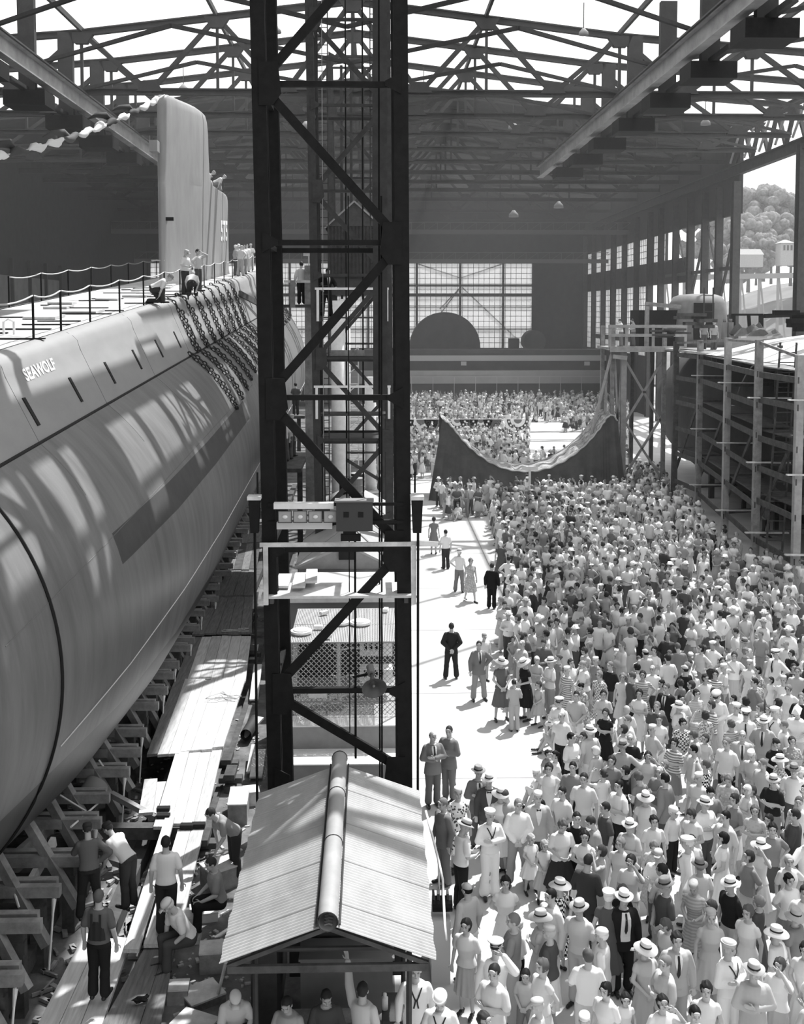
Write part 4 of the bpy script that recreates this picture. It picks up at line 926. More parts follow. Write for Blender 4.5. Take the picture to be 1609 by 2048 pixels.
# ================================================================ far end of the hall: stand, bulkhead ring
t = thing('long_low_shed', 'long low shed with two pale fascia bands across the far end of the hall', 'shed', (0, 140, 0))
z_ = lambda py: P(900, py, 140).z
x0, x1 = -14, P(1212, 720, 140).x
b = B(); b.box(x0, x1, .3, 5, 0, z_(700)); b.build('body', mat('dusty_dark', .07, .9, .2, .5), t)
b = B(); b.box(x0, x1 + .1, 0, .35, z_(722), z_(711)); b.build('upper_fascia', mat('dusty_pale', .5), t)
b = B(); b.box(x0, x1 + .1, -1.2, .35, z_(766), z_(741)); b.build('lower_fascia', mat('dusty_mid', .36, .8, .1, .5), t)
for px in (928, 1175): b = B(); p = P(px, 727, 139.6); b.box(p.x - .35, p.x + .35, -.35, -.3, p.z - .25, p.z + .25); b.build('notice', mat('dusty_pale', .5), t)
for k in range(16): b = B(); b.bar((x0 + k * 2.7, -1.4, 0), (x0 + k * 2.7, -1.4, 3.2), .06); b.build('fence_post', MATS['dusty_pale'], t)
b = B(); b.bar((x0, -1.4, 3.2), (x1, -1.4, 3.2), .06); b.build('fence_rail', MATS['dusty_pale'], t)
for i, (px, r, z) in enumerate(((889, 4.75, 6.6), (1066, 1.5, 7.4))):
    c = P(px, 690, 150); tt = thing('hull_section', '', 'hull section', (c.x, 148, 0)); b = B(); b.tube((0, 0, z), (0, 3, z), r, n=64 if i == 0 else 32); b.build('ring', mat('dusty_dark', .07), tt); b = B(); b.box(-r * .8, r * .8, .3, 2.7, 0, z - r * .6); b.build('cradle', MATS['dusty_dark'], tt); tag(tt, ['huge round dark hull section standing before the back window', 'small round dark drum at the edge of the back window'][i], 'hull section')
b = B(); p = P(1029, 684, 149); b.box(p.x - .7, p.x + .7, 149, 150, 0, p.z + .5); tag(b.build('dark_crate', MATS['dusty_dark']), 'dark crate between the round hull section and the small drum', 'crate')
# bunting on the rail round the platform
t = thing('bunting_rail', 'railing hung with patriotic fan bunting around the far platform', 'railing', (0, 95, 0))
xs_ = [P(px, 838, 95).x for px in (795, 1052)]
zr = P(900, 839, 95).z
b = B(); b.bar((xs_[0], 0, zr), (xs_[1], 0, zr), .08, .1); b.build('rail', white_paint, t)
for k in range(8): b = B(); x = xs_[0] + (xs_[1] - xs_[0]) * k / 7; b.bar((x, 0, 0), (x, 0, zr), .08); b.build('post', timber_m, t)
bm = [white_paint, mat('bunting_blue', .05), mat('bunting_red', .16)]
def fan(cx, r, full=False):
    b = B(); n = 20; rad = [0, .3, .55, .8, 1.0]
    for j in range(4):
        for i in range(n):
            a0, a1 = [math.pi + (math.pi * (i + q) / n) for q in (0, 1)]
            w = lambda a, rr: (cx + r * rr * math.cos(a), -.12 - .05 * math.sin(a * 20), zr + r * rr * math.sin(a))
            b.mi = (1 if not full else (1 if i % 2 else 0)) if j == 2 else (2 if j == 0 else 0)
            if full: b.mi = 1 if (i + j) % 2 else 2
            b.add([w(a0, rad[j]), w(a1, rad[j]), w(a1, rad[j + 1]), w(a0, rad[j + 1])], [(0, 1, 2, 3)])
    b.mi = 0
    if not full: 
        for i in range(7):
            a = math.pi + math.pi * (i + .5) / 7; b.add([(cx + r * .67 * math.cos(a) + dx, -.2, zr + r * .67 * math.sin(a) + dz) for dx, dz in ((-.08, -.08), (.08, -.08), (.08, .08), (-.08, .08))], [(0, 1, 2, 3)])
    b.build('fan_bunting', bm, t)
for px, r, fu in ((798, 1.3, 1), (843, 1.45, 0), (867, .8, 1), (915, 1.0, 0), (938, .8, 1), (962, 1.0, 0), (985, .8, 1), (1036, 1.2, 0)): fan(P(px, 838, 95).x, r, fu)
# ================================================================ outside: hill, trees, houses, trestle
hillm = mat('hillside', .13, .95, .35, .06)
b = B(); rows = []
for j in range(14):
    Y = 175 + j * 12; row = []
    for i in range(30):
        X = 44 + i * 7 ; h = 3 + 21 / (1 + math.exp(-(X - 70 - (Y - 175) * .15) / 14)) * min(1, (Y - 165) / 60) + 1.2 * math.sin(X * .13 + Y * .07); row.append((X, Y, h - 3))
    rows.append(row)
b.loft(rows, closed=False, caps=False); o = b.build('hill_outside', hillm, None, True); struct(o)
leafm = mat('hazy_foliage', .14, .95, .6, 1.6, bump=.8)
def tree(px, py, Y, w, h, label, i):
    top = P(px, py, Y); z0 = top.z - h; t = thing('leafy_tree', label, 'tree', (top.x, Y, z0)); r6 = random.Random(i); b = B()
    for k in range(60):
        a = r6.uniform(0, 6.28); q = r6.random() ** .5; zz = r6.uniform(.3, 1); rr = w * .5 * q * math.sqrt(max(.05, 1 - (zz - .55) ** 2 * 2.6)); s = w * r6.uniform(.07, .14)
        c = (rr * math.cos(a), rr * math.sin(a), h * zz - s * .4); rings = []
        for j in range(7):
            th = -math.pi / 2 + math.pi * j / 6; rings.append([Vector(c) + Vector((math.cos(th) * math.cos(ph), math.cos(th) * math.sin(ph), math.sin(th))) * s * (1 + .3 * (r6.random() - .5)) for ph in [2 * math.pi * g / 9 for g in range(9)]])
        b.loft(rings)
    b.build('crown', leafm, t, True); b = B(); b.tube((0, 0, -1.5), (0, 0, h * .5), w * .04, w * .02); b.build('trunk', timber_d, t)
for i, a in enumerate(((1490, 385, 240, 11, 13), (1522, 375, 235, 14, 17), (1560, 392, 250, 13, 16), (1600, 400, 245, 14, 15), (1530, 425, 215, 11, 12), (1500, 440, 205, 10, 12), (1585, 440, 225, 10, 12), (1625, 410, 240, 14, 16), (1545, 470, 190, 7, 7), (1515, 470, 185, 6, 7), (1480, 480, 190, 8, 9), (1455, 400, 245, 12, 14), (1420, 415, 250, 14, 15))):
    tree(*a, 'hazy leafy tree on the hillside outside, %s counted from the hall corner' % ORD[[2, 3, 7, 9, 5, 4, 8, 10, 6, 11, 12, 1, 0][i]], i)
t = thing('hillside_house', 'white house with a small square tower on the hillside outside', 'house', (P(1576, 485, 180).x, 180, P(1576, 505, 180).z))
t.scale = (.6,) * 3
b = B(); b.box(-1.8, 1.8, 0, 4, -3.5, 2.6); b.build('walls', concrete, t)
b = B(); b.loft([[(-2.1, -.3, 2.6), (2.1, -.3, 2.6), (2.1, 4.3, 2.6), (-2.1, 4.3, 2.6)], [(-.3, 1.8, 3.6), (.3, 1.8, 3.6), (.3, 2.2, 3.6), (-.3, 2.2, 3.6)]]); b.build('roof', concrete, t)
for x in (-1.1, -.1, .9): b = B(); b.box(x, x + .5, -.1, 0, .6, 2.0); b.build('window', steel, t)
t = thing('hillside_house', 'long low house with grey roof below the hillside trees', 'house', (P(1500, 505, 175).x, 175, P(1500, 520, 175).z))
t.scale = (.55,) * 3; b = B(); b.box(-4, 4, 0, 4, -2, 1.6); b.build('walls', concrete, t); b = B(); b.plate([(-4.3, 0, 1.5), (4.3, 0, 1.5), (3.9, 2.2, 3.2), (-3.9, 2.2, 3.2)], .2, (0, -.6, .8)); b.build('roof', concrete, t)
t = thing('timber_trestle', 'long pale timber trestle running along the foot of the hill outside', 'trestle', (0, 150, 0))
zt0 = P(1550, 552, 150).z
b = B(); b.bar((38, 0, zt0 - .3), (75, 0, zt0 + .4), 1.0, .7); b.build('deck_beam', mat('hazy_timber', .22), t)
for k in range(14):
    x = 40 + k * 2.6; b = B(); b.bar((x, 0, 0), (x, 0, zt0), .3); b.build('post', MATS['hazy_timber'], t); b = B(); b.bar((x + .1, 0, zt0), (x + 1.8, 0, 2), .18); b.build('brace', MATS['hazy_timber'], t)
# lamps hanging under the roof
for i, (px, py, Y) in enumerate(((553, 62, 56), (612, 252, 75), (1027, 253, 84), (848, 180, 78), (1168, 66, 60), (367, 178, 72), (1412, 246, 80), (1118, 412, 118), (1028, 430, 125))):
    p = P(px, py, Y); t = thing('pendant_lamp', 'domed pendant lamp hanging under the roof, %s' % ['high beside the leg of the nearest tower', 'seen inside the nearest tower', 'low before the closed roof near the middle', 'just outside the nearest tower on the crowd side', 'high before the crowd side hangers', 'just above the sail', 'near the side bay girder', 'deep in the dark hall, brighter one', 'deep in the dark hall, fainter one'][i], 'lamp', p)
    s = Y / 2200; b = B(); b.loft([[(r * s * math.cos(2 * math.pi * k / 16), r * s * math.sin(2 * math.pi * k / 16), z * s) for k in range(16)] for r, z in ((3, 9), (5, 6), (9, 2), (10, -4), (9, -4), (4, 3))]); b.build('lamp_shade', mat('lamp_enamel', .3), t, True)
    b = B(); b.tube((0, 0, 9 * s), (0, 0, max(1.6, (top_z(p.x) if Y > 88 else ZB) - p.z)), .03, n=5); b.build('rod', steel, t)
# ================================================================ plank walkway beside the ways
LOCAL = True
def section(name, nl, nr, fl, fr, n, z, mats, where, seed):
    r = random.Random(seed); a, c, d, e = G(*nl, z), G(*nr, z), G(*fl, z), G(*fr, z)
    for i in range(n):
        q0, q1 = (i + .015) / n, (i + .985) / n; j0, j1 = r.uniform(-.12, .12), r.uniform(-.12, .12)
        A, Bq, Dq, E = a.lerp(c, q0), a.lerp(c, q1), d.lerp(e, q0), d.lerp(e, q1)
        dr = (Dq - A).normalized(); A += dr * j0; Bq += dr * j0; Dq += dr * j1; E += dr * j1; dz = r.uniform(-.006, .012); th = .07
        b = B(); b.hexa([Vector((p.x, p.y, z - th + dz)) for p in (A, Bq, E, Dq)] + [Vector((p.x, p.y, z + dz)) for p in (A, Bq, E, Dq)])
        m = mats[i % len(mats)]
        tag(b.build('walkway_plank', m), '%s plank %s, %s board counted from the submarine' % ('dark' if m in (plankd, timber_d) else 'pale', where, ORD[i]), 'plank', 'walkway planks ' + where)
pl2 = mat('plank_new', .55, .85, .15, 3, stretch=(6, .5, 6)); pl3 = mat('plank_worn', .46, .85, .25, 3, stretch=(6, .5, 6))
section('w', (62, 2075), (200, 2062), (166, 1872), (262, 1880), 3, .34, [pl2, plankm, pl2], 'at the bottom below the overalled worker', 1)
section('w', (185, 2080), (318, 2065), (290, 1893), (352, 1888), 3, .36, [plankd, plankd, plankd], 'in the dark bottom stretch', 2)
section('w', (248, 1894), (280, 1894), (331, 1632), (350, 1632), 1, .52, [plankm], 'raised beside the white-shirted worker', 3)
section('w', (288, 1884), (356, 1884), (357, 1655), (410, 1650), 2, .46, [plankm, pl3], 'under the white-shirted worker', 4)
section('w', (306, 1655), (340, 1655), (351, 1505), (378, 1505), 1, .48, [plankm], 'beside the black cross beam', 5)
section('w', (341, 1650), (410, 1650), (383, 1490), (447, 1490), 3, .44, [plankm, pl2, pl3], 'between the worker and the wide part', 6)
section('w', (294, 1508), (447, 1494), (350, 1358), (492, 1356), 7, .5, [plankd, pl3, plankm, pl2, plankm, pl2, plankm], 'in the wide sunlit part', 7)
section('w', (350, 1362), (492, 1360), (385, 1272), (503, 1270), 6, .46, [plankd, plankm, pl3, plankm, pl2, plankm], 'in the sunlit part with the rope litter', 8)
section('w', (384, 1268), (504, 1266), (427, 1192), (506, 1190), 5, .56, [plankd], 'in the shaded stretch past the rope litter', 9)  # dark boards from here on: walkway shade put into the plank colour
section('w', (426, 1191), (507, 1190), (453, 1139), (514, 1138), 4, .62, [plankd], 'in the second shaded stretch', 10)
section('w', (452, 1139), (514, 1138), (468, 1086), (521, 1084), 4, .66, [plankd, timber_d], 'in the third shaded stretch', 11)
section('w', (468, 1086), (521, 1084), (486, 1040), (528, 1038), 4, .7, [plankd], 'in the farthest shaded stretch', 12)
def beam(a, c, w, h, m, label, name='timber_beam'):
    b = B(); b.bar(a, c, w, h); tag(b.build(name, m), label, 'beam')
beam(G(178, 1662, .25), G(432, 1662, .25), .26, .26, timber_d, 'black cross beam under the planks behind the white-shirted worker')
beam(G(222, 1588, .6), G(312, 1636, .4), .12, .12, timber_x, 'slanting pale-edged bar leaning onto the walkway')
beam(G(292, 1628, .5), G(302, 1560, .3), .3, .06, pl3, 'short pale board lying beside the walkway over the dark pit')
beam(G(310, 1640, .2), G(325, 1565, .2), .3, .05, pl2, 'second short pale board lying beside the walkway')
beam(G(384, 1270, .4), G(500, 1272, .4), .16, .16, timber_d, 'dark sleeper below the step in the walkway')
beam(G(288, 1890, .36), G(358, 1888, .36), .14, .12, timber_d, 'dark sleeper under the ends of the walkway planks')
for i, (px, py) in enumerate(((327, 1618), (327, 1632), (374, 1652), (397, 1650))):
    b = B(); b.cbox(G(px, py, .52), .28, .14, .09); tag(b.build('timber_block', blackm), 'black block end on the planks behind the worker, %s' % ['farther of the stacked two', 'nearer of the stacked two', 'paving side, first of two', 'paving side, second of two'][i], 'block')
# stacks carrying the walkway
for i, (px, py) in enumerate(((455, 1530), (408, 1690), (462, 1560), (505, 1310), (500, 1235))):
    p = G(px, py, .2); t = thing('sleeper_stack', 'small dark stack of sleepers at the paving edge of the walkway, %s from the worker' % ORD[[1, 0, 2, 3, 4][i]], 'timber stack', (p.x, p.y, 0), 'sleeper stacks')
    for k in range(3): b = B(); b.cbox((0, 0, .08 + k * .15), .55 if k % 2 else .25, .25 if k % 2 else .6, .13); b.build('sleeper', timber_d, t)
# ================================================================ timber cribs and shores under the submarine
rk = random.Random(9)
def crib(Y, i):
    t = thing('timber_crib', 'timber crib of paired beams under the submarine, %s from the bottom of the picture' % ORD[i], 'timber crib', (0, Y, 0), 'cribs under the submarine')
    xe = -5.45 - .012 * (Y - 17) + rk.uniform(-.12, .12); zz = 1.0 + rk.uniform(-.12, .12)
    for k, (z, y) in enumerate(((zz, 0), (zz - .05, .34), (zz - .42, .1))):
        b = B(); b.bar((xe - 2.6 + .1 * k, y, z), (xe - .15 * k, y, z), .15, .2); b.build('beam', timber_x if k < 2 else timber_d, t)
    b = B(); b.bar((xe - .45, .15, -.55), (xe - .45, .15, zz), .24, .24); b.build('upright', timber_d, t)
    b = B(); b.bar((xe - 1.9, .15, -.55), (xe - 1.9, .15, zz + .6), .26, .26); b.build('upright', timber_d, t)
    b = B(); b.bar((xe - .2, -.2, .1), (xe - 1.5, .25, zz + 1.1), .14, .18); b.build('shore', timber_x if i % 2 else timber_m, t)
    if i % 2 == 0: b = B(); b.tube((xe - .1, -.05, zz - .1), (xe - .1, -.45, -.2), .02, n=5); b.tube((xe - .1, -.05, zz - .12), (xe - .12, -.1, zz - .4), .045, .02, n=6); b.build('rope_end', white_paint, t)
for i in range(36): crib(16.6 + i * 1.28, i)
for i, (x, z) in enumerate(((-6.2, .0), (-5.0, -.2), (-7.4, .5))):
    b = B(); b.bar((x, 15, z - .2), (x, 70, z - .2 + .6), .3, .3); tag(b.build('ground_way', timber_d), ['long dark timber stringer under the crib ends', 'outer dark timber stringer beside the walkway', 'inner dark timber stringer below the submarine'][i], 'timber')
b = B(); b.bar(P(0, 1752, 20.4), P(103, 1660, 22), .12, .42); tag(b.build('shore_plank', timber_m), 'broad pale plank slanting up under the submarine at the left edge', 'plank')
b = B(); b.bar(P(35, 1812, 19.6), P(108, 1682, 21.2), .1, .2); tag(b.build('shore_plank', whitewood), 'long pale lath leaning between the cribs near the broad slanting plank', 'plank')
b = B(); b.tube(G(165, 1615, .5), G(195, 1568, .8), .27, n=24); tag(b.build('steel_pipe', mat('grey_enamel', .22), None, True), 'short fat grey steel pipe lying between the cribs', 'pipe')
for i, (a, c) in enumerate((((120, 1590), (172, 1622)), ((142, 1654), (195, 1608)), ((198, 1520), (222, 1556)), ((20, 1755), (38, 1815)))):
    b = B(); b.tube(G(*a, 1.2), G(*c, .8), .022, n=5); tag(b.build('tie_rod', white_paint), 'thin pale rod among the cribs, %s' % ['above the fat pipe', 'crossing in front of the fat pipe', 'beside the black cross beam end', 'by the broad slanting plank'][i], 'rod')
# staging lattice beside the hull
t = thing('lattice_staging', 'small white lattice frame standing among the cribs', 'staging', G(376, 1240, .3))
for s in (-1, 1): b = B(); b.bar((s * .22, 0, 0), (s * .22, 1.6, .9), .05); b.build('rail', white_paint, t)
for k in range(6): b = B(); b.bar((-.22, k * .3, k * .17), (.22, k * .3 + .2, k * .17 + .1), .04); b.build('lacing', white_paint, t)
# ================================================================ boxes and litter beside the shelter
def crate(px, py, w, d, h, rz, m, label, z=0, lid=True):
    p = G(px, py, z); t = thing('wooden_crate', label, 'crate', (p.x, p.y, z)); b = B(); b.cbox((0, 0, h / 2), w, d, h, rz); b.build('box', m, t)
    if lid: b = B(); b.cbox((0, 0, h + .015), w * 1.03, d * 1.03, .03, rz); b.build('lid', whitewood if m is not timber_d else m, t)
crate(478, 1632, .42, .9, .45, .05, timber_m, 'long wooden box with pale lid beside the shelter corner')
crate(503, 1605, .35, .4, .3, .2, whitewood, 'small pale box against the shelter corner')
crate(440, 1770, .62, .5, .4, .6, timber_m, 'tilted wooden box with pale top near the seated worker')
crate(408, 1835, .5, .4, .15, .2, white_paint, 'flat white carton beside the seated worker')
crate(420, 1812, .35, .3, .1, .5, white_paint, 'crumpled white carton by the shelter edge')
crate(425, 1935, .42, .4, .35, .1, timber_m, 'brown box used as a seat by the reading worker')
crate(357, 2000, .34, .3, .24, .05, timber_m, 'small square box on the ground below the reading worker')
crate(405, 2000, .6, .5, .12, .6, plankd, 'dark flat tray tilted beside the small square box')
crate(390, 2075, .62, .45, .25, -.45, timber_m, 'open book-shaped box at the very bottom of the picture')
crate(385, 1880, .3, .3, .45, 0, plankm, 'pale stool-like box in front of the reading worker')
b = B(); b.tube(G(436, 1990, .1), G(452, 1925, 1.0), .03, n=6); tag(b.build('wooden_pole', whitewood), 'pale wooden pole leaning on the shelter end', 'pole')
b = B(); b.tube(G(492, 1470, .25), G(510, 1440, .25), .15, n=20, caps=False); b.tube(G(492, 1470, .25), G(510, 1440, .25), .13, n=20, caps=False); tag(b.build('pipe_section', steel, None, True), 'short dark pipe section with open end beside the tower foot', 'pipe')
for i, (a, c, w, m, l) in enumerate((((485, 1475), (522, 1435), .2, whitewood, 'pale board leaning beside the open pipe section'), ((512, 1555), (520, 1500), .3, whitewood, 'wide pale board standing against the tower leg'), ((498, 1545), (508, 1490), .12, plankm, 'narrow board beside the tower leg'), ((505, 1240), (512, 1185), .22, plankm, 'sunlit board at the edge of the shaded walkway'), ((508, 1400), (516, 1330), .25, white_paint, 'white board end by the black cable'), ((505, 1320), (512, 1290), .2, pl2, 'short pale board near the black cable'))):
    b = B(); b.bar(G(*a, .12), G(*c, .35), w, .05); tag(b.build('loose_plank', m), l, 'plank')
for i, (px, py, n, r_) in enumerate(((470, 1262, 14, .5), (450, 1395, 10, .55), (430, 1716, 16, .45), (285, 2003, 8, .15))):
    c = G(px, py, .55 if i < 2 else (.05 if i == 2 else .40)); rr = random.Random(50 + i); p_ = [c + Vector((rr.uniform(-1, 1) * r_, rr.uniform(-.6, .6) * r_, rr.uniform(0, .06))) for _ in range(n)]
    q_ = []
    for a_, b_ in zip(p_[:-1], p_[1:]): q_ += [a_, a_.lerp(b_, .33), a_.lerp(b_, .66) + Vector((0, 0, .02))]
    b = B(); b.path(q_, .012 if i < 3 else .03, 4); tag(b.build('rope_tangle' if i < 3 else 'dropped_glove', ropem if i < 3 else steel_near), ['tangle of pale rope where the walkway turns shaded', 'tangle of straw rope on the sunlit planks', 'heap of tangled rope beside the shelter', 'dark dropped glove on the shaded planks'][i], 'rope' if i < 3 else 'glove')
# scattered chips and stones on the yard ground
b = B(); rs = random.Random(77)
for k in range(900):
    px, py = rs.uniform(180, 525), rs.uniform(1100, 2040); p = G(px, py, 0)
    if p.x < -3.6: p = Vector((p.x, p.y, -.55))
    s = rs.uniform(.015, .06); b.cbox((p.x, p.y, p.z + s * .3), s * rs.uniform(.8, 3), s, s * .6, rs.uniform(0, 3))
tag(b.build('wood_chips', pl3), 'scattered chips and small litter on the dark yard ground', 'litter', None, 'stuff')
b = B()
for k in range(160):
    px, py = rs.uniform(80, 300), rs.uniform(1560, 2040); p = G(px, py, -.45); b.cbox((p.x, p.y, -.5), rs.uniform(.1, .5), rs.uniform(.03, .1), .06, rs.uniform(0, 3))
tag(b.build('timber_offcuts', timber_x), 'timber offcuts littering the pit under the cribs', 'litter', None, 'stuff')
LOCAL = True
# ================================================================ people
def skin_like(name, base, val_node=None): pass
def objcol_mat(name, rough=.85, pattern=None):
    m = bpy.data.materials.new(name); m.use_nodes = True; nt = m.node_tree; b = nt.nodes['Principled BSDF']; b.inputs['Roughness'].default_value = rough
    b.inputs['Specular IOR Level'].default_value = .15
    oi = nt.nodes.new('ShaderNodeObjectInfo'); L = nt.links.new
    if pattern is None: L(oi.outputs['Color'], b.inputs['Base Color']); return m
    tc = nt.nodes.new('ShaderNodeTexCoord'); mx = nt.nodes.new('ShaderNodeMix'); mx.data_type = 'RGBA'
    if pattern == 'stripe':
        w = nt.nodes.new('ShaderNodeTexWave'); w.bands_direction = 'Z'; w.inputs['Scale'].default_value = 5.5; src = w.outputs['Fac']
    elif pattern == 'check':
        w = nt.nodes.new('ShaderNodeTexChecker'); w.inputs['Scale'].default_value = 22; src = w.outputs['Fac']
    else:
        w = nt.nodes.new('ShaderNodeTexVoronoi'); w.inputs['Scale'].default_value = 19; src = w.outputs['Distance']
    L(tc.outputs['Object'], w.inputs['Vector'])
    r = nt.nodes.new('ShaderNodeMath'); r.operation = 'GREATER_THAN'; r.inputs[1].default_value = .5 if pattern != 'flower' else .42; L(src, r.inputs[0]); L(r.outputs[0], mx.inputs[0])
    iv = nt.nodes.new('ShaderNodeInvert'); L(oi.outputs['Color'], iv.inputs[1])
    L(oi.outputs['Color'], mx.inputs[6]); L(iv.outputs[0], mx.inputs[7]); L(mx.outputs[2], b.inputs['Base Color']); return m
cloth = objcol_mat('cloth'); cl_str = objcol_mat('striped_cloth', .85, 'stripe'); cl_chk = objcol_mat('checked_cloth', .85, 'check'); cl_flw = objcol_mat('flowered_cloth', .85, 'flower')
hairm = objcol_mat('hair', .6); skinm = mat('skin', .50, .6, .06, 6, spec=.25); eyem = mat('eye_dark', .13, .5); lipm = mat('lip', .30, .6); shoem = mat('shoe_leather', .03, .4)
tiem = mat('tie_dark', .03, .7); shirtm = mat('shirt_white', .8, .8)

def remesh(mb, vox, smooth=2, dec=1.0):
    me = bpy.data.meshes.new('tmp'); me.from_pydata(mb.v, [], mb.f); me.update()
    bm = bmesh.new(); bm.from_mesh(me); bmesh.ops.recalc_face_normals(bm, faces=bm.faces); bm.to_mesh(me); bm.free()
    o = bpy.data.objects.new('tmp', me); C.objects.link(o)
    r = o.modifiers.new('r', 'REMESH'); r.mode = 'VOXEL'; r.voxel_size = vox; r.adaptivity = 0
    if smooth: s = o.modifiers.new('s', 'SMOOTH'); s.factor = .5; s.iterations = smooth
    if dec < 1: d = o.modifiers.new('d', 'DECIMATE'); d.ratio = dec
    dg = bpy.context.evaluated_depsgraph_get(); res = bpy.data.meshes.new_from_object(o.evaluated_get(dg))
    bpy.data.objects.remove(o); bpy.data.meshes.remove(me)
    res.polygons.foreach_set('use_smooth', [True] * len(res.polygons)); return res
def limb(b, p0, p1, r0, r1, n=10):
    p0, p1 = Vector(p0), Vector(p1); d = (p1 - p0); L = d.length
    if L < 1e-4: return
    d = d / L; u = Vector((0, 0, 1)) if abs(d.z) < .9 else Vector((0, 1, 0)); x = d.cross(u).normalized(); y = x.cross(d); rings = []
    for t, k in [(-r0 * math.cos(a), r0 * math.sin(a)) for a in (.12, .5, 1.0)] + [(0, r0), (L * .35, r0 + (r1 - r0) * .3), (L * .7, r0 + (r1 - r0) * .7), (L, r1)] + [(L + r1 * math.cos(a), r1 * math.sin(a)) for a in (1.0, .5, .12)]:
        rings.append([p0 + d * t + (x * math.cos(2 * math.pi * i / n) + y * math.sin(2 * math.pi * i / n)) * max(k, .002) for i in range(n)])
    b.loft(rings)
def V(*a): return Vector(a)
ARMS = {
 'relaxed': ((.245, .03, 1.15), (.265, -.06, .90), (0, -.15, -1)),
 'crossedL': ((.25, -.03, 1.17), (-.02, -.215, 1.21), (-1, .15, .1)), 'crossedR': ((.25, -.03, 1.16), (.0, -.17, 1.15), (-1, .1, .25)),
 'behind': ((.27, .11, 1.17), (.055, .165, .97), (-.6, 0, -.8)),
 'hip': ((.37, .09, 1.19), (.195, -.01, 1.03), (-.3, -.6, -.5)),
 'shade': ((.32, -.17, 1.40), (.14, -.20, 1.655), (-1, .05, .12)),
 'hold': ((.245, -.01, 1.15), (.09, -.25, 1.10), (-.5, -.8, .15)),
 'clasp': ((.25, .0, 1.15), (.07, -.19, .97), (-.75, -.2, -.5)),
 'up': ((.30, -.12, 1.56), (.42, -.28, 1.80), (.5, -.4, .9)),
 'lap': ((.24, -.08, 1.16), (.13, -.34, 1.08), (-.4, -.9, -.1)),
 'reach': ((.24, -.18, 1.22), (.18, -.42, 1.16), (0, -1, -.2)),
 'down': ((.22, -.2, 1.20), (.15, -.36, 1.02), (-.1, -.5, -1)),
 'neck': ((.2, -.32, 1.5), (.1, -.1, 1.62), (-.5, .6, .3)),
}
POSES = {  # (arm on +x side, arm on -x side), legs, bend, head pitch, head yaw
 'stand': ('relaxed', 'relaxed', 'stand', 3, 0, 0), 'crossed': ('crossedL', 'crossedR', 'stand', 0, 0, .25), 'behind': ('behind', 'behind', 'wide', 0, 0, 0),
 'hip': ('hip', 'relaxed', 'wide', 0, .05, -.2), 'shade': ('shade', 'relaxed', 'stand', 0, -.1, 0), 'hold': ('hold', 'hold', 'stand', 5, .35, 0),
 'clasp': ('clasp', 'clasp', 'wide', 0, .1, .2), 'walk': ('relaxed', 'relaxed', 'walk', 4, 0, 0), 'sit': ('lap', 'lap', 'sit', 12, .2, .1), 'ground': ('lap', 'down', 'ground', 14, .05, .2), 'sitlean': ('lap', 'down', 'sit', 30, .3, 0),
 'kneel': ('reach', 'down', 'kneel', 62, .1, 0), 'bend': ('reach', 'down', 'stand', 48, .1, 0), 'point': ('up', 'relaxed', 'stand', 0, 0, .3), 'handup': ('neck', 'hip', 'wide', 0, .1, 0),
 'reach': ('reach', 'hip', 'wide', 12, .25, 0)}
LEGS = {'stand': ((.10, -.015, .49), (.105, .02, .085), (.09, -.01, .49), (.10, .03, .085), 0), 'wide': ((.14, -.02, .49), (.175, .02, .085), (.13, -.01, .49), (.165, .0, .085), 0),
 'walk': ((.09, -.16, .50), (.09, -.24, .085), (.10, .07, .49), (.10, .27, .12), -.02), 'sit': ((.13, -.43, .50), (.14, -.44, .085), (.12, -.43, .50), (.12, -.40, .085), -.44),
 'ground': ((.15, -.34, .43), (.13, -.56, .085), (.12, -.32, .41), (.11, -.50, .085), -.79),
 'kneel': ((.12, -.26, .10), (.12, .18, .09), (.13, -.36, .46), (.13, -.34, .085), -.42)}
def frame(pose):
    al, ar, lg, bend, hp, hy = POSES[pose]; dz = LEGS[lg][4]
    Mb = Matrix.Translation((0, 0, .95 + dz)) @ Matrix.Rotation(R_(bend), 4, 'X') @ Matrix.Translation((0, 0, -.95))
    Mh = Mb @ Matrix.Translation((0, 0, 1.53)) @ Matrix.Rotation(hy, 4, 'Z') @ Matrix.Rotation(hp - R_(bend) * .35, 4, 'X') @ Matrix.Translation((0, 0, .10))
    return Mb, Mh, dz
TORSO = [(.86, .0, .150, .105), (.93, .0, .165, .118), (1.0, 0, .152, .108), (1.07, 0, .138, .098), (1.17, -.005, .150, .105), (1.28, -.01, .168, .118), (1.36, -.005, .172, .115), (1.42, .005, .155, .095), (1.46, .01, .10, .075)]
TORSO_F = [(.86, .0, .165, .115), (.93, .0, .175, .12), (1.0, 0, .15, .105), (1.08, 0, .118, .09), (1.17, -.01, .132, .1), (1.27, -.025, .15, .125), (1.35, -.01, .148, .108), (1.42, .005, .135, .085), (1.46, .01, .085, .068)]
def torso(b, M, inf=0.0, z0=.8, z1=2.0, fem=False, wid=1.0):
    n = 20; rings = []
    for z, y, rx, ry in (TORSO_F if fem else TORSO):
        if z < z0 - .01 or z > z1: continue
        rings.append([M @ V((rx * wid + inf) * math.cos(2 * math.pi * i / n), y + (ry * wid + inf) * math.sin(2 * math.pi * i / n), z) for i in range(n)])
    b.loft(rings)
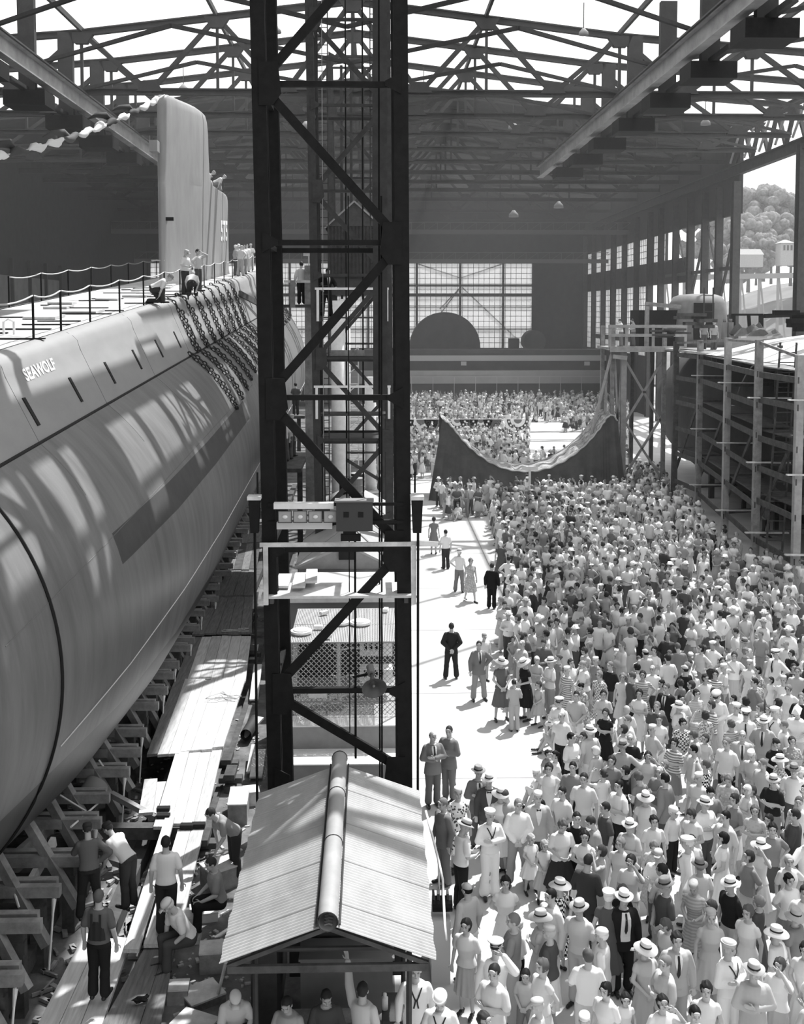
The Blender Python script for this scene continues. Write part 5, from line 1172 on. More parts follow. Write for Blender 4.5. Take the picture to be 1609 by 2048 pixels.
def arm(b, M, sx, key, inf=0.0, upto=2.0, hand=True, fem=False):
    e, w, hd = ARMS[key]; k = .88 if fem else 1.0; f = lambda p: M @ V(sx * p[0] * (.93 if fem else 1), p[1], p[2])
    s = f((.166, .005, 1.388)); e_ = f(e); w_ = f(w)
    limb(b, s, s.lerp(e_, min(1, upto)), .050 * k + inf * .85, (.054 - .011 * min(1, upto)) * k + inf)
    if upto > 1: limb(b, e_, e_.lerp(w_, upto - 1), .043 * k + inf, .030 * k + inf * .8)
    if hand:
        d = (M.to_3x3() @ V(sx * hd[0], hd[1], hd[2])).normalized(); sd = d.cross(V(0, 1, .2)).normalized()
        if sd.length < .1: sd = V(1, 0, 0)
        nn = sd.cross(d); c = w_ + d * .05
        for q in (-1.3, -.45, .45, 1.3): limb(b, w_ + d * .01 + sd * q * .008, w_ + d * .085 + sd * q * .0185, .016, .0125, 8)
        for q, L in ((-1.5, .058), (-.5, .074), (.5, .078), (1.5, .066)):
            p0 = w_ + d * .088 + sd * q * .0185; p1 = p0 + d * L * .55 + nn * .006; p2 = p1 + (d * .8 + nn * .6).normalized() * L * .5
            limb(b, p0, p1, .0098, .0090, 7); limb(b, p1, p2, .0090, .0078, 7)
        t0_ = w_ + d * .03 - sd * .028; t1_ = t0_ + (d * .6 - sd * .75).normalized() * .042; limb(b, t0_, t1_, .0135, .0105, 7); limb(b, t1_, t1_ + (d * .9 - sd * .1 + nn * .3).normalized() * .032, .0105, .009, 7)
def legs(b, lg, inf=0.0, dz=0.0, fem=False, foot=True, upto=1.0, flare=0.0):
    kL, aL, kR, aR, _ = LEGS[lg]
    for sx, kn, an in ((1, kL, aL), (-1, kR, aR)):
        h = V(sx * .084, 0, .885 + dz); k = V(sx * kn[0], kn[1], kn[2]); a = V(sx * an[0], an[1], an[2])
        limb(b, h, k, .092 + inf, .058 + inf, 14)
        if upto > .55:
            m = k.lerp(a, .3) + V(0, .012, 0); limb(b, k, m, .055 + inf, .056 + inf + flare * .3, 12); limb(b, m, a if foot else k.lerp(a, .93), .056 + inf, .038 + inf * 1.2 + flare, 12)
        if foot:
            hor = Vector((sx * .12, -1, 0)).normalized() if lg != 'kneel' or sx < 0 else Vector((0, .25, -.9)).normalized()
            for q, r in ((-.04, .038), (.04, .040), (.11, .041), (.165, .036), (.20, .028)): 
                c = a + hor * q; b.ell((c.x, c.y, max(.036, a.z - .045) if hor.z > -.5 else c.z), r, r * 1.25, .036 if q < .1 else .030, 10, 7)
def head(b, Mh, k=1.0):
    def E(c, r, n=14, m=10):
        o = B(); o.ell((0, 0, 0), r[0] * k, r[1] * k, r[2] * k, n, m); b.add([Mh @ (V(*c) * k + Vector(v)) for v in o.v], o.f)
    E((0, .012, .022), (.076, .096, .100), 20, 14); E((0, -.032, -.045), (.056, .058, .060)); E((0, -.050, -.080), (.026, .026, .022))
    E((0, -.082, .028), (.052, .012, .012)); E((0, -.080, .058), (.050, .02, .03)); E((0, -.098, -.012), (.0115, .020, .020)); E((0, -.092, .012), (.008, .012, .028))
    E((0, -.088, -.050), (.024, .010, .010)); 
    for s in (-1, 1): E((s * .045, -.062, -.015), (.020, .02, .022)); E((s * .078, .012, -.002), (.010, .020, .032), 10, 8)
    a, c = Mh @ (V(0, .012, -.03) * k), Mh @ (V(0, .025, -.16) * k); limb(b, a, c, .055, .060, 14)
CACHE = {}
def body_mesh(pose, fem, kid=False, near=False):
    key = ('body', pose, fem, kid, near)
    if key in CACHE: return CACHE[key]
    al, ar, lg, bend, hp, hy = POSES[pose]; Mb, Mh, dz = frame(pose); b = B(); k = 1.28 if kid else 1.0
    torso(b, Mb, 0, .8, 2, fem, .92 if kid else 1); arm(b, Mb, 1, al, fem=fem); arm(b, Mb, -1, ar, fem=fem); legs(b, lg, 0 if not fem else -.006, dz, fem); head(b, Mh, k)
    vx = .0075 if near else .0095
    me = remesh(b, vx, 2, .5 if near else .4); me.name = 'person_body'
    for m in (skinm, eyem, lipm, shoem): me.materials.append(m)
    eyes = [(Mh @ (V(s * .031, -.083, .010) * k), .0145 * k) for s in (-1, 1)]; mouth = Mh @ (V(0, -.097, -.052) * k); brows = [(Mh @ (V(s * .032, -.088, .036) * k)) for s in (-1, 1)]
    kL, aL, kR, aR, _ = LEGS[lg]; feet = [V(aL[0], aL[1] - .06, .03), V(-aR[0], aR[1] - .06, .03)]; Mi = Mh.inverted()
    for p in me.polygons:
        c = p.center
        if c.z > .7 * (1 + dz):
            q = Mi @ c
            if q.y < -.06 * k:
                for s in (-1, 1):
                    if abs(q.x - s * .031 * k) < .014 * k and abs(q.z - .010 * k) < .007 * k: p.material_index = 1
                    if abs(q.x - s * .032 * k) < .018 * k and abs(q.z - .034 * k) < .0048 * k: p.material_index = 1
                if abs(q.x) < .022 * k and abs(q.z + .052 * k) < .0065 * k: p.material_index = 2
        elif c.z < .078: p.material_index = 3
    CACHE[key] = me; return me
def garment(kind, pose, fem):
    key = (kind, pose, fem)
    if key in CACHE: return CACHE[key]
    al, ar, lg, bend, hp, hy = POSES[pose]; Mb, Mh, dz = frame(pose); b = B()
    if kind in ('shirt', 'long_shirt', 'jacket', 'sleeveless'):
        inf = .032 if kind == 'jacket' else .024; up = {'shirt': .72, 'long_shirt': 1.93, 'jacket': 1.9, 'sleeveless': .18}[kind]
        torso(b, Mb, inf, .80 if kind == 'jacket' else .93, 1.47, fem)
        if kind == 'jacket': b.loft([[Mb @ V((.19 + q * .02) * math.cos(a), (.135 + q * .015) * math.sin(a), z) for a in [2 * math.pi * i / 20 for i in range(20)]] for z, q in ((1.0, 0), (.9, .5), (.78, 1.1))] if lg not in ('sit', 'kneel', 'ground') else [[Mb @ V(.18 * math.cos(a), .13 * math.sin(a), z) for a in [2 * math.pi * i / 20 for i in range(20)]] for z in (1.0, .9)])
        arm(b, Mb, 1, al, inf, up, False, fem); arm(b, Mb, -1, ar, inf, up, False, fem)
    elif kind == 'trousers':
        torso(b, Mb, .008, .80, 1.03, fem); b.loft([[Mb @ V(.168 * math.cos(a), .125 * math.sin(a), z) for a in [2 * math.pi * i / 18 for i in range(18)]] for z in (.86, .93, 1.02)])
        legs(b, lg, .022, dz, fem, False, 1, .022)
    elif kind == 'bell_trousers': torso(b, Mb, .008, .80, 1.03, fem); legs(b, lg, .022, dz, fem, False, 1, .045)
    elif kind == 'shorts': torso(b, Mb, .016, .80, 1.03, fem); legs(b, lg, .03, dz, fem, False, .5)
    elif kind in ('dress', 'skirt', 'full_skirt', 'kid_dress'):
        if 'dress' in kind: torso(b, Mb, .016, .93, 1.47, fem); arm(b, Mb, 1, al, .016, .3, False, fem); arm(b, Mb, -1, ar, .016, .3, False, fem)
        R1 = {'dress': .27, 'skirt': .22, 'full_skirt': .33, 'kid_dress': .34}[kind]; zb = .42 if kind != 'kid_dress' else .52
        if lg in ('sit', 'kneel', 'ground'):
            kL, aL, kR, aR, _ = LEGS[lg]; n = 20; rings = []
            for t in range(6):
                q = t / 5; c = V(0, -.45 * q, .93 + dz + (.02 - .02) * q); c = V(0, 0 - .43 * q, (.93 + dz) * (1 - q) + .53 * q) if lg != 'ground' else V(0, -.36 * q, .15 + .29 * q); rings.append([c + V((.19 + .04 * q) * math.cos(a), 0, (.125 - .02 * q) * math.sin(a)) + V(0, .11 * math.sin(a) * (1 - q), 0) for a in [2 * math.pi * i / n for i in range(n)]])
            b.loft(rings)
            if lg != 'ground': b.loft([[V(.22 * math.cos(a), -.42 + .09 * math.sin(a), z) for a in [2 * math.pi * i / n for i in range(n)]] for z in (.56, .45, .3)])
        else:
            n = 48; rings = []
            for t in range(9):
                q = t / 8; z = 1.02 - (1.02 - zb) * q; r = .135 + (R1 - .135) * q ** .8
                rings.append([(Mb if q < .3 else Matrix.Translation((0, 0, dz))) @ V((r + .018 * q * math.sin(a * 11)) * math.cos(a), (r * .85 + .018 * q * math.sin(a * 11)) * math.sin(a), z) for a in [2 * math.pi * i / n for i in range(n)]])
            b.loft(rings)
    me = remesh(b, .0135, 2, .45); me.name = kind; me.materials.append(cloth); CACHE[key] = me; return me
def headwear(kind):
    key = ('hw', kind)
    if key in CACHE: return CACHE[key]
    b = B(); r7 = random.Random(len(kind)); sm = True
    def shell(rx, ry, rz, cz, keep, wav=0.0, n=22, m=16, cy=.014):
        o = B(); o.ell((0, cy, cz), rx, ry, rz, n, m); vs = []
        for v in o.v:
            v = Vector(v); d = (v - V(0, cy, cz)).normalized(); vs.append(v + d * wav * (math.sin(v.x * 70 + v.z * 60) + math.sin(v.y * 80 - v.z * 50)) * .5)
        fs = [f for f in o.f if keep(sum((vs[i] for i in f), Vector()) / len(f))]; b.add(vs, fs)
    if kind == 'short_hair': shell(.083, .104, .106, .028, lambda c: (c.z > .062) or (c.y > -.03 and c.z > .0) or (c.y > .045 and c.z > -.05), .004)
    elif kind == 'bald_fringe': shell(.081, .100, .100, .022, lambda c: c.z < .05 and c.z > -.04 and c.y > -.01, .003)
    elif kind == 'wavy_hair': shell(.093, .112, .112, .026, lambda c: (c.z > .062) or (c.y > -.035 and c.z > -.085), .012)
    elif kind == 'bob_hair': shell(.098, .112, .122, .012, lambda c: (c.z > .064) or (c.y > -.03 and c.z > -.13), .010)
    elif kind == 'bun_hair': shell(.084, .104, .104, .028, lambda c: (c.z > .062) or (c.y > -.02 and c.z > -.04), .004); b.ell((0, .115, .03), .042, .036, .042, 12, 8)
    elif kind == 'headscarf': shell(.090, .108, .118, .015, lambda c: (c.z > .055) or (c.y > -.03 and c.z > -.12), .003); b.ell((0, .04, -.12), .06, .05, .03, 10, 6)
    else:
        shell(.083, .104, .104, .026, lambda c: (c.y > -.02 and c.z > .0) or (c.y > .045 and c.z > -.04), .004); b.mi = 1
        def ring(rx, ry, z, cy=.012, wob=0): return [(rx * math.cos(a), cy + ry * math.sin(a), z + wob * math.cos(2 * a)) for a in [2 * math.pi * i / 28 for i in range(28)]]
        if kind in ('straw_hat', 'sun_hat', 'felt_hat'):
            R1 = {'straw_hat': .155, 'sun_hat': .19, 'felt_hat': .15}[kind]
            b.loft([ring(.085, .105, .055), ring(R1, R1 + .02, .050 if kind != 'sun_hat' else .02, wob=.014), ring(R1, R1 + .02, .056 if kind != 'sun_hat' else .026, wob=.014), ring(.09, .11, .066), ring(.086, .105, .10), ring(.078, .098, .145), ring(.062, .082, .158), ring(.02, .05, .140)])
            b.mi = 2; b.loft([ring(.0905, .1105, .066), ring(.0875, .1065, .094)], caps=False); b.mi = 1
        elif kind == 'sailor_cap': b.loft([ring(.080, .100, .065), ring(.093, .112, .068), ring(.106, .124, .115), ring(.100, .118, .118), ring(.09, .11, .09), ring(.085, .1, .12), ring(.05, .06, .140), ring(.01, .01, .143)])
        elif kind == 'peaked_cap':
            b.loft([ring(.084, .104, .055), ring(.086, .106, .085), ring(.125, .135, .112, 0), ring(.12, .13, .125, 0), ring(.05, .06, .132)]); b.mi = 2
            b.loft([ring(.088, .108, .055), ring(.089, .109, .082)], caps=False)
            b.add([(.07 * math.cos(a), -.09 + .055 * math.sin(a) - .0, .052 - .015 * abs(math.sin(a))) for a in [math.pi + math.pi * i / 10 for i in range(11)]], [tuple(range(11))]); b.mi = 1
        elif kind == 'work_cap':
            b.loft([ring(.086, .107, .048), ring(.088, .108, .09), ring(.07, .085, .125), ring(.02, .02, .135)])
            b.hexa([(-.06, -.085, .046), (.06, -.085, .046), (.05, -.165, .036), (-.05, -.165, .036), (-.06, -.085, .054), (.06, -.085, .054), (.05, -.165, .043), (-.05, -.165, .043)])
        elif kind == 'pillbox_hat': b.loft([ring(.082, .1, .075), ring(.086, .104, .08), ring(.082, .1, .125), ring(.02, .02, .13)])
        elif kind == 'paper_hat': b.hexa([(-.1, -.12, .05), (.1, -.12, .05), (.1, .13, .05), (-.1, .13, .05), (-.008, -.1, .2), (.008, -.1, .2), (.008, .1, .2), (-.008, .1, .2)]); sm = False
    me = b.mesh(kind, [hairm, cloth, tiem] if b.mi or any(b.m) else hairm, sm); CACHE[key] = me; return me
def front_mesh(kind, pose):
    key = ('front', kind, pose)
    if key in CACHE: return CACHE[key]
    Mb, Mh, dz = frame(pose); b = B()
    inf = .034 if kind != 'neckerchief' else .024
    def fy(x, z):
        for (za, ya, rx, ry), (zb, yb, rx2, ry2) in zip(TORSO[:-1], TORSO[1:]):
            if za <= z <= zb: t = (z - za) / (zb - za); rx, ry, y = rx + (rx2 - rx) * t + inf, ry + (ry2 - ry) * t + inf, ya + (yb - ya) * t; return y - ry * math.sqrt(max(.05, 1 - (x / rx) ** 2)) - .006
        return -.1
    def pt(x, z): return Mb @ V(x, fy(x, z), z)
    b.mi = 0
    if kind in ('tie', 'bow', 'open'):
        zs_ = [1.455, 1.40, 1.34, 1.28, 1.20, 1.12] if kind != 'open' else [1.455, 1.36, 1.25, 1.15, 1.05, .97]; ws_ = [.05, .062, .055, .044, .028, .004] if kind != 'open' else [.06, .08, .085, .085, .085, .08]
        b.loft([[pt(-w, z), pt(-w / 2, z), pt(0, z), pt(w / 2, z), pt(w, z)] for z, w in zip(zs_, ws_)], closed=False, caps=False)
    b.mi = 1
    off = lambda p: p + Mb.to_3x3() @ V(0, -.006, 0)
    if kind in ('tie', 'open', 'tie_only'): b.loft([[off(pt(-w, z)), off(pt(0, z)), off(pt(w, z))] for z, w in ((1.45, .014), (1.43, .018), (1.38, .016), (1.28, .024), (1.16, .028), (1.10, .004))], closed=False, caps=False)
    if kind == 'bow': b.loft([[off(pt(x, 1.435 - h)), off(pt(x, 1.435 + h))] for x, h in ((-.045, .02), (-.03, .016), (0, .006), (.03, .016), (.045, .02))], closed=False, caps=False)
    if kind == 'neckerchief':
        for s in (-1, 1):
            b.loft([[off(pt(s * x - .012, z)), off(pt(s * x + .012, z))] for x, z in ((.085, 1.44), (.045, 1.36), (.012, 1.28), (.02, 1.22), (.035, 1.14))], closed=False, caps=False)
        b.loft([[off(pt(-.022, z)), off(pt(.022, z))] for z in (1.30, 1.26)], closed=False, caps=False)
    if kind == 'straps':
        for s in (-1, 1): b.loft([[off(pt(s * .075 - .018, z)), off(pt(s * .075 + .018, z))] for z in (1.44, 1.38, 1.3, 1.2)], closed=False, caps=False); b.loft([[Mb @ V(s * .07 - .02, .135 + .0 * z, z), Mb @ V(s * .07 + .02, .135, z)] for z in (1.42, 1.3, 1.15, 1.0)], closed=False, caps=False)
        b.loft([[off(pt(x, z)) for x in (-.11, 0, .11)] for z in (1.22, 1.12, 1.0)], closed=False, caps=False)
        b.loft([[Mb @ V(x * k_, .142 - .05 * (x / .14) ** 2, z) for x in (-.14, -.07, 0, .07, .14)] for z, k_ in ((1.30, .55), (1.2, .8), (1.1, 1.0), (1.0, 1.05))], closed=False, caps=False)
    me = b.mesh('shirt_front', [shirtm, tiem], False); me.materials.append(cloth); CACHE[key] = me; return me
def gv(v): return (v, v, v, 1)
PEOPLE = []
def person(loc, rz, pose, fem, top, bottom, hw, label, ct=.7, cb=.1, hc=.04, hatc=.75, scale=1.0, group=None, pat=None, patb=None, extra=None, kid=False, near=False, cat='person'):
    o = bpy.data.objects.new('person', body_mesh(pose, fem, kid, near)); C.objects.link(o)
    o.location = loc; o.rotation_euler = (0, 0, rz); o.scale = (scale,) * 3; tag(o, label, cat, group)
    Mb, Mh, dz = frame(pose)
    def part(name, me, col, M=None, pm=None):
        c = bpy.data.objects.new(name, me); C.objects.link(c); c.parent = o; c.color = gv(col)
        if M is not None: c.matrix_basis = M
        if pm is not None: c.material_slots[0].link = 'OBJECT'; c.material_slots[0].material = pm
        return c
    if top == 'dress' or top == 'kid_dress': part('dress', garment(top, pose, fem), ct, None, pat)
    else:
        if top: part('jacket' if top == 'jacket' else 'shirt', garment(top, pose, fem), ct, None, pat)
        if bottom: part({'trousers': 'trousers', 'bell_trousers': 'trousers', 'shorts': 'shorts'}.get(bottom, 'skirt'), garment(bottom, pose, fem), cb, None, patb)
    if hw:
        hk = 1.28 if kid else 1.0
        c = part('hair' if 'hair' in hw or 'fringe' in hw else 'hat', headwear(hw), hatc if not ('hair' in hw or 'fringe' in hw) else hc, Mh @ Matrix.Scale(hk, 4))
    if extra: part({'tie': 'shirt_front', 'bow': 'shirt_front', 'open': 'shirt_front', 'neckerchief': 'neckerchief', 'straps': 'overall_bib', 'tie_only': 'tie'}[extra], front_mesh(extra, pose), ct)
    if near:
        for s, an in ((1, LEGS[POSES[pose][2]][1]), (-1, LEGS[POSES[pose][2]][3])):
            bsh = B(); 
            key = ('shoe', pose, s)
            if key not in CACHE:
                for q, r in ((-.045, .042), (.03, .044), (.10, .045), (.155, .041), (.20, .033)): bsh.ell((s * an[0] + s * .12 * q, an[1] - q, max(.04, an[2] - .042)), r, r * 1.25, .041 if q < .1 else .034, 10, 7)
                CACHE[key] = remesh(bsh, .012, 2, .5); CACHE[key].materials.append(shoem); CACHE[key].name = 'shoe'
            part('shoe', CACHE[key], .03)
    PEOPLE.append(o); return o
# ---------------------------------------------------------------- the people one can single out
PI = math.pi
def spot(px, py, z=0.0): return G(px, py, z)
def face(deg): return R_(deg)                          # 0 looks towards the viewer, 180 away, 90 towards the crowd side, -90 towards the submarine
WK = .44
CAST = [
 # px, feet y, z, turn, pose, woman, top, bottom, headwear, label, top tone, bottom tone, opts
 (903, 1357, 0, 180, 'behind', 0, 'jacket', 'trousers', 'short_hair', 'man in dark suit seen from behind with hands clasped behind his back on bright paving', .03, .03, dict(near=True)),
 (958, 1400, 0, 8, 'hip', 0, 'jacket', 'trousers', 'short_hair', 'man in open grey jacket, tie and light trousers standing on the bright paving', .2, .3, dict(extra='tie', near=True)),
 (968, 1362, 0, 20, 'stand', 0, 'shirt', 'trousers', 'work_cap', 'boy in light cap half hidden behind the man in open grey jacket', .7, .4, dict(scale=.85, hatc=.3)),
 (1003, 1440, 0, 10, 'clasp', 1, 'dress', None, 'sun_hat', 'stout woman in grey full dress and pale sun hat beside the paving', .14, .1, dict()),
 (1029, 1462, 0, 185, 'hold', 0, 'shirt', 'trousers', 'short_hair', 'boy in pale clothes seen from behind, between two women in hats', .45, .42, dict(scale=.8)),
 (1052, 1440, 0, -60, 'hold', 1, 'dress', None, 'sun_hat', 'woman in black full dress and white hat facing the boy in pale clothes', .02, .1, dict()),
 (866, 1612, 0, 12, 'crossed', 0, 'jacket', 'trousers', 'bald_fringe', 'balding man in grey suit with folded arms by the black post', .2, .13, dict(extra='tie', near=True)),
 (898, 1600, 0, -35, 'crossed', 0, 'jacket', 'trousers', 'short_hair', 'man in grey suit with white armband look, folded arms, second of the suited pair', .19, .17, dict(near=True)),
 (957, 1695, 0, 5, 'crossed', 0, 'jacket', 'trousers', 'felt_hat', 'man in grey suit and banded hat with folded arms behind the bow-tied man', .2, .15, dict(extra='tie', hatc=.3)),
 (978, 1712, 0, -5, 'stand', 0, 'jacket', 'trousers', 'straw_hat', 'man in dark jacket with bow tie and straw hat', .08, .12, dict(extra='bow', hatc=.7)),
 (916, 1742, 0, 5, 'stand', 1, 'dress', None, 'pillbox_hat', 'woman in speckled dress and white pillbox hat behind the shelter rail', .1, .1, dict(pat=cl_flw)),
 (888, 1768, 0, -60, 'stand', 0, 'jacket', 'trousers', 'short_hair', 'heavy man in long grey suit coat looking down by the white pipe rail', .17, .16, dict(hc=.2, near=True)),
 (922, 1822, 0, 110, 'hold', 0, 'shirt', 'trousers', 'straw_hat', 'man in white shirt and black trousers with banded straw hat', .8, .015, dict(near=True, hatc=.5)),
 (980, 1795, 0, 10, 'crossed', 0, 'long_shirt', 'bell_trousers', 'sailor_cap', 'sailor in full white uniform with black neckerchief and folded arms, standing alone', .85, .85, dict(extra='neckerchief', near=True)),
 (1001, 1745, 0, 0, 'stand', 1, 'dress', None, 'sun_hat', 'woman in white dress and white sun hat behind the lone sailor', .8, .1, dict()),
 (1036, 1770, 0, -5, 'clasp', 0, 'long_shirt', 'trousers', 'short_hair', 'tall man in white shirt and light grey trousers beside the lone sailor', .8, .33, dict(near=True, hc=.25)),
 (1014, 1745, 0, -40, 'hold', 0, 'jacket', 'trousers', 'short_hair', 'man in light suit bowing his head behind the woman in white', .35, .3, dict(hc=.06)),
 (1062, 1785, 0, 15, 'clasp', 1, 'kid_dress', None, 'bob_hair', 'small girl in white pleated dress with blond hair', .8, .1, dict(kid=True, scale=.66, hc=.4, near=True)),
 (1089, 1803, 0, 0, 'clasp', 1, 'sleeveless', 'full_skirt', 'bob_hair', 'small girl in white top and striped skirt', .75, .5, dict(kid=True, scale=.68, hc=.35, patb=cl_str, near=True)),
 (1122, 1812, 0, 5, 'hold', 1, 'shirt', 'full_skirt', 'wavy_hair', 'young woman in white blouse and dark skirt holding something at her waist', .8, .04, dict(hc=.12)),
 (1152, 1800, 0, 0, 'stand', 1, 'dress', None, 'bun_hair', 'woman in long black dress with dark pinned hair', .015, .1, dict(hc=.02)),
 (1075, 1752, 0, 0, 'stand', 0, 'jacket', 'trousers', 'pillbox_hat', 'man in light jacket with bow tie and tall white hat', .45, .1, dict(extra='bow', hatc=.85)),
 (1188, 1808, 0, -70, 'hold', 0, 'jacket', 'trousers', 'short_hair', 'man in light grey jacket stooping over a paper', .33, .25, dict(near=True)),
 (1172, 1905, 0, 150, 'hold', 0, 'jacket', 'trousers', 'short_hair', 'man in dark grey suit seen from behind at the edge of the bare patch', .06, .06, dict(near=True)),
 (1245, 1985, 0, 5, 'stand', 0, 'jacket', 'trousers', 'straw_hat', 'man in wide open black jacket over white shirt and pale straw hat', .02, .02, dict(near=True, extra='open', hatc=.8)),
 (1215, 1985, 0, 160, 'stand', 1, 'dress', None, 'sailor_cap', 'woman in dark dress seen from behind with round white hat', .1, .1, dict(hatc=.85)),
 (1350, 2080, 0, 0, 'stand', 0, 'jacket', 'trousers', 'wavy_hair', 'man in pale suit jacket and long dark tie looking down', .45, .4, dict(extra='tie', near=True, hc=.03)),
 (984, 1217, 0, 165, 'stand', 0, 'jacket', 'trousers', 'short_hair', 'man in black suit seen from behind on the paving slabs', .015, .015, dict()),
 (941, 1203, 0, 20, 'walk', 1, 'dress', None, 'wavy_hair', 'woman in pale flowered dress walking on the paving', .6, .1, dict(pat=cl_flw, hc=.2)),
 (919, 1184, 0, 150, 'hip', 0, 'shirt', 'trousers', 'straw_hat', 'man in white shirt and hat standing just behind the woman in flowered dress', .8, .2, dict()),
 (892, 1138, 0, 200, 'stand', 0, 'shirt', 'trousers', 'short_hair', 'man in white shirt and dark trousers on the far paving edge', .8, .04, dict()),
 (868, 1108, 0, 170, 'stand', 1, 'dress', None, 'wavy_hair', 'woman in grey dress seen from behind beside the black post', .2, .2, dict()),
 (1018, 1200, 0, 160, 'hip', 0, 'shirt', 'trousers', 'short_hair', 'man in white shirt and dark trousers next to the black-suited man', .8, .06, dict()),
 (1002, 1165, 0, 170, 'stand', 1, 'dress', None, 'headscarf', 'woman in dark grey dress and pale headscarf on the slabs', .1, .1, dict(hc=.6)),
 (1368, 1268, 0, 150, 'stand', 0, 'shirt', 'trousers', 'short_hair', 'man in dark clothes standing high at the scaffold side of the crowd', .1, .06, dict()),
 (1550, 1420, 0, -60, 'hip', 0, 'long_shirt', 'bell_trousers', 'peaked_cap', 'sailor in white uniform and white peaked cap near the scaffold', .85, .85, dict(extra='tie_only', hatc=.85, near=True)),
 (1490, 1560, 0, -20, 'stand', 0, 'long_shirt', 'bell_trousers', 'peaked_cap', 'white uniformed man with peaked cap amid the crowd, nearer of two', .85, .85, dict(extra='tie_only', hatc=.8, near=True)),
 (1470, 1545, 0, 10, 'stand', 0, 'long_shirt', 'bell_trousers', 'sailor_cap', 'second white uniformed sailor close behind another', .85, .85, dict(hatc=.85)),
 (1170, 1445, 0, -70, 'hold', 1, 'sleeveless', 'full_skirt', 'bun_hair', 'woman in white sleeveless top and long light grey skirt', .8, .3, dict(hc=.3, near=True)),
 (1100, 1440, 0, -70, 'crossed', 0, 'shirt', 'trousers', 'straw_hat', 'man in white shirt and straw hat above the seated row', .8, .35, dict()),
 (1062, 1270, 0, -50, 'stand', 0, 'jacket', 'trousers', 'bald_fringe', 'balding man in dark blazer and light trousers at the crowd front', .04, .35, dict()),
 # shipyard workers
 (200, 1995, WK, 172, 'stand', 0, 'shirt', 'trousers', 'short_hair', 'worker in dark bib overalls seen from behind on the planks', .13, .02, dict(near=True, extra='straps', hc=.12)),
 (334, 1868, WK, 185, 'stand', 0, 'shirt', 'trousers', 'short_hair', 'worker in white T-shirt and dark trousers standing on the pale planks', .8, .03, dict(near=True, hc=.03)),
 (180, 1835, .1, 200, 'reach', 0, 'long_shirt', 'trousers', 'work_cap', 'worker in grey shirt resting a hand on the timber cribs', .14, .03, dict(near=True, hatc=.05)),
 (258, 1815, .1, -120, 'bend', 0, 'shirt', 'trousers', 'work_cap', 'stooping worker in white shirt and dark trousers between cribs and planks', .7, .05, dict(near=True, hatc=.04)),
 (378, 1925, .3, -60, 'sitlean', 0, 'shirt', 'trousers', 'work_cap', 'seated worker in white shirt and pale cap reading beside the planks', .8, .07, dict(near=True, hatc=.7)),
 (470, 1755, .1, -60, 'bend', 0, 'shirt', 'trousers', 'short_hair', 'bare-armed worker bending beside the shelter roof', .3, .04, dict(near=True)),
 (440, 1850, .2, -70, 'sit', 0, 'shirt', 'trousers', 'short_hair', 'worker seated in dark trousers half hidden by the corrugated roof', .3, .02, dict(near=True)),
 (470, 2110, .1, 10, 'sitlean', 0, 'shirt', 'trousers', 'work_cap', 'worker in white cap bowing low at the bottom of the picture', .7, .1, dict(near=True, hatc=.8)),
]
for px, py, z, deg, pose, fem, top, bot, hw, lab, ct, cb, op in CAST:
    person(spot(px, py, z), face(deg), pose, bool(fem), top, bot, hw, lab.replace(' with white armband look,', ' with'), ct, cb, **op)
def at_head(px, py, z_head): return G(px, py, z_head)
def seated(px, py, deg, lab, **k):
    p = at_head(px, py, 1.22); return person((p.x, p.y, 0), face(deg), k.pop('pose', 'sit'), False, 'long_shirt', 'trousers', 'short_hair', lab, near=True, **k)
seated(582, 1992, -20, 'young worker in pale shirt seated under the shelter roof', ct=.5, cb=.1)
seated(652, 1978, 5, 'worker in dark shirt seated under the shelter with hands joined', ct=.09, cb=.05)
p = at_head(726, 1982, 1.62); person((p.x, p.y, 0), face(150), 'point', False, 'long_shirt', 'trousers', 'short_hair', 'man in pale shirt raising one arm under the shelter edge', .65, .2, near=True)
p = at_head(832, 1936, 1.66); person((p.x, p.y, 0), face(0), 'stand', False, 'long_shirt', 'bell_trousers', 'sailor_cap', 'sailor in white with black neckerchief, farther of two by the shelter corner', .85, .85, hatc=.85, near=True, extra='neckerchief')
p = at_head(882, 1990, 1.66); person((p.x, p.y, 0), face(-10), 'hold', False, 'long_shirt', 'bell_trousers', 'sailor_cap', 'sailor in white with black neckerchief, nearer of two by the shelter corner', .85, .85, hatc=.85, near=True, extra='neckerchief')
p = at_head(490, 1975, 1.4)
# on the submarine
def ondeck(px, Y, deg, pose, lab, dx=0, **k):
    x = P(px, 600, Y).x; return person((x, Y, zd(Y) + .0), face(deg), pose, False, k.pop('top', 'shirt'), 'trousers', k.pop('hw', 'work_cap'), lab, near=Y < 50, **k)
ondeck(306, 38.0, 95, 'kneel', 'worker in white shirt kneeling at the deck edge over the first chain', ct=.75, cb=.05, hatc=.3)
ondeck(371, 43.5, 60, 'hold', 'standing worker in white shirt and cap handling the rope on deck', ct=.75, cb=.06, hatc=.5)
ondeck(397, 46.0, 70, 'handup', 'dark-haired worker in pale shirt touching his face beside the sail', ct=.6, cb=.1, hw='short_hair')
ondeck(384, 42.3, 185, 'kneel', 'worker in white shirt and braces crouching beside the standing man', ct=.7, cb=.05, hatc=.6)
ondeck(472, 63.5, 120, 'stand', 'man in white cap nearest the sail in the group on deck', ct=.4, cb=.1, hatc=.8)
ondeck(482, 63, 160, 'reach', 'man in light clothes leaning on the lifeline behind the sail', ct=.6, cb=.4, hatc=.5)
ondeck(489, 66, 30, 'stand', 'man in white shirt standing behind the group on deck', ct=.8, cb=.3, hw='short_hair')
ondeck(478, 69.5, 20, 'hold', 'man in pale shirt farther along the deck behind the sail', ct=.6, cb=.3)
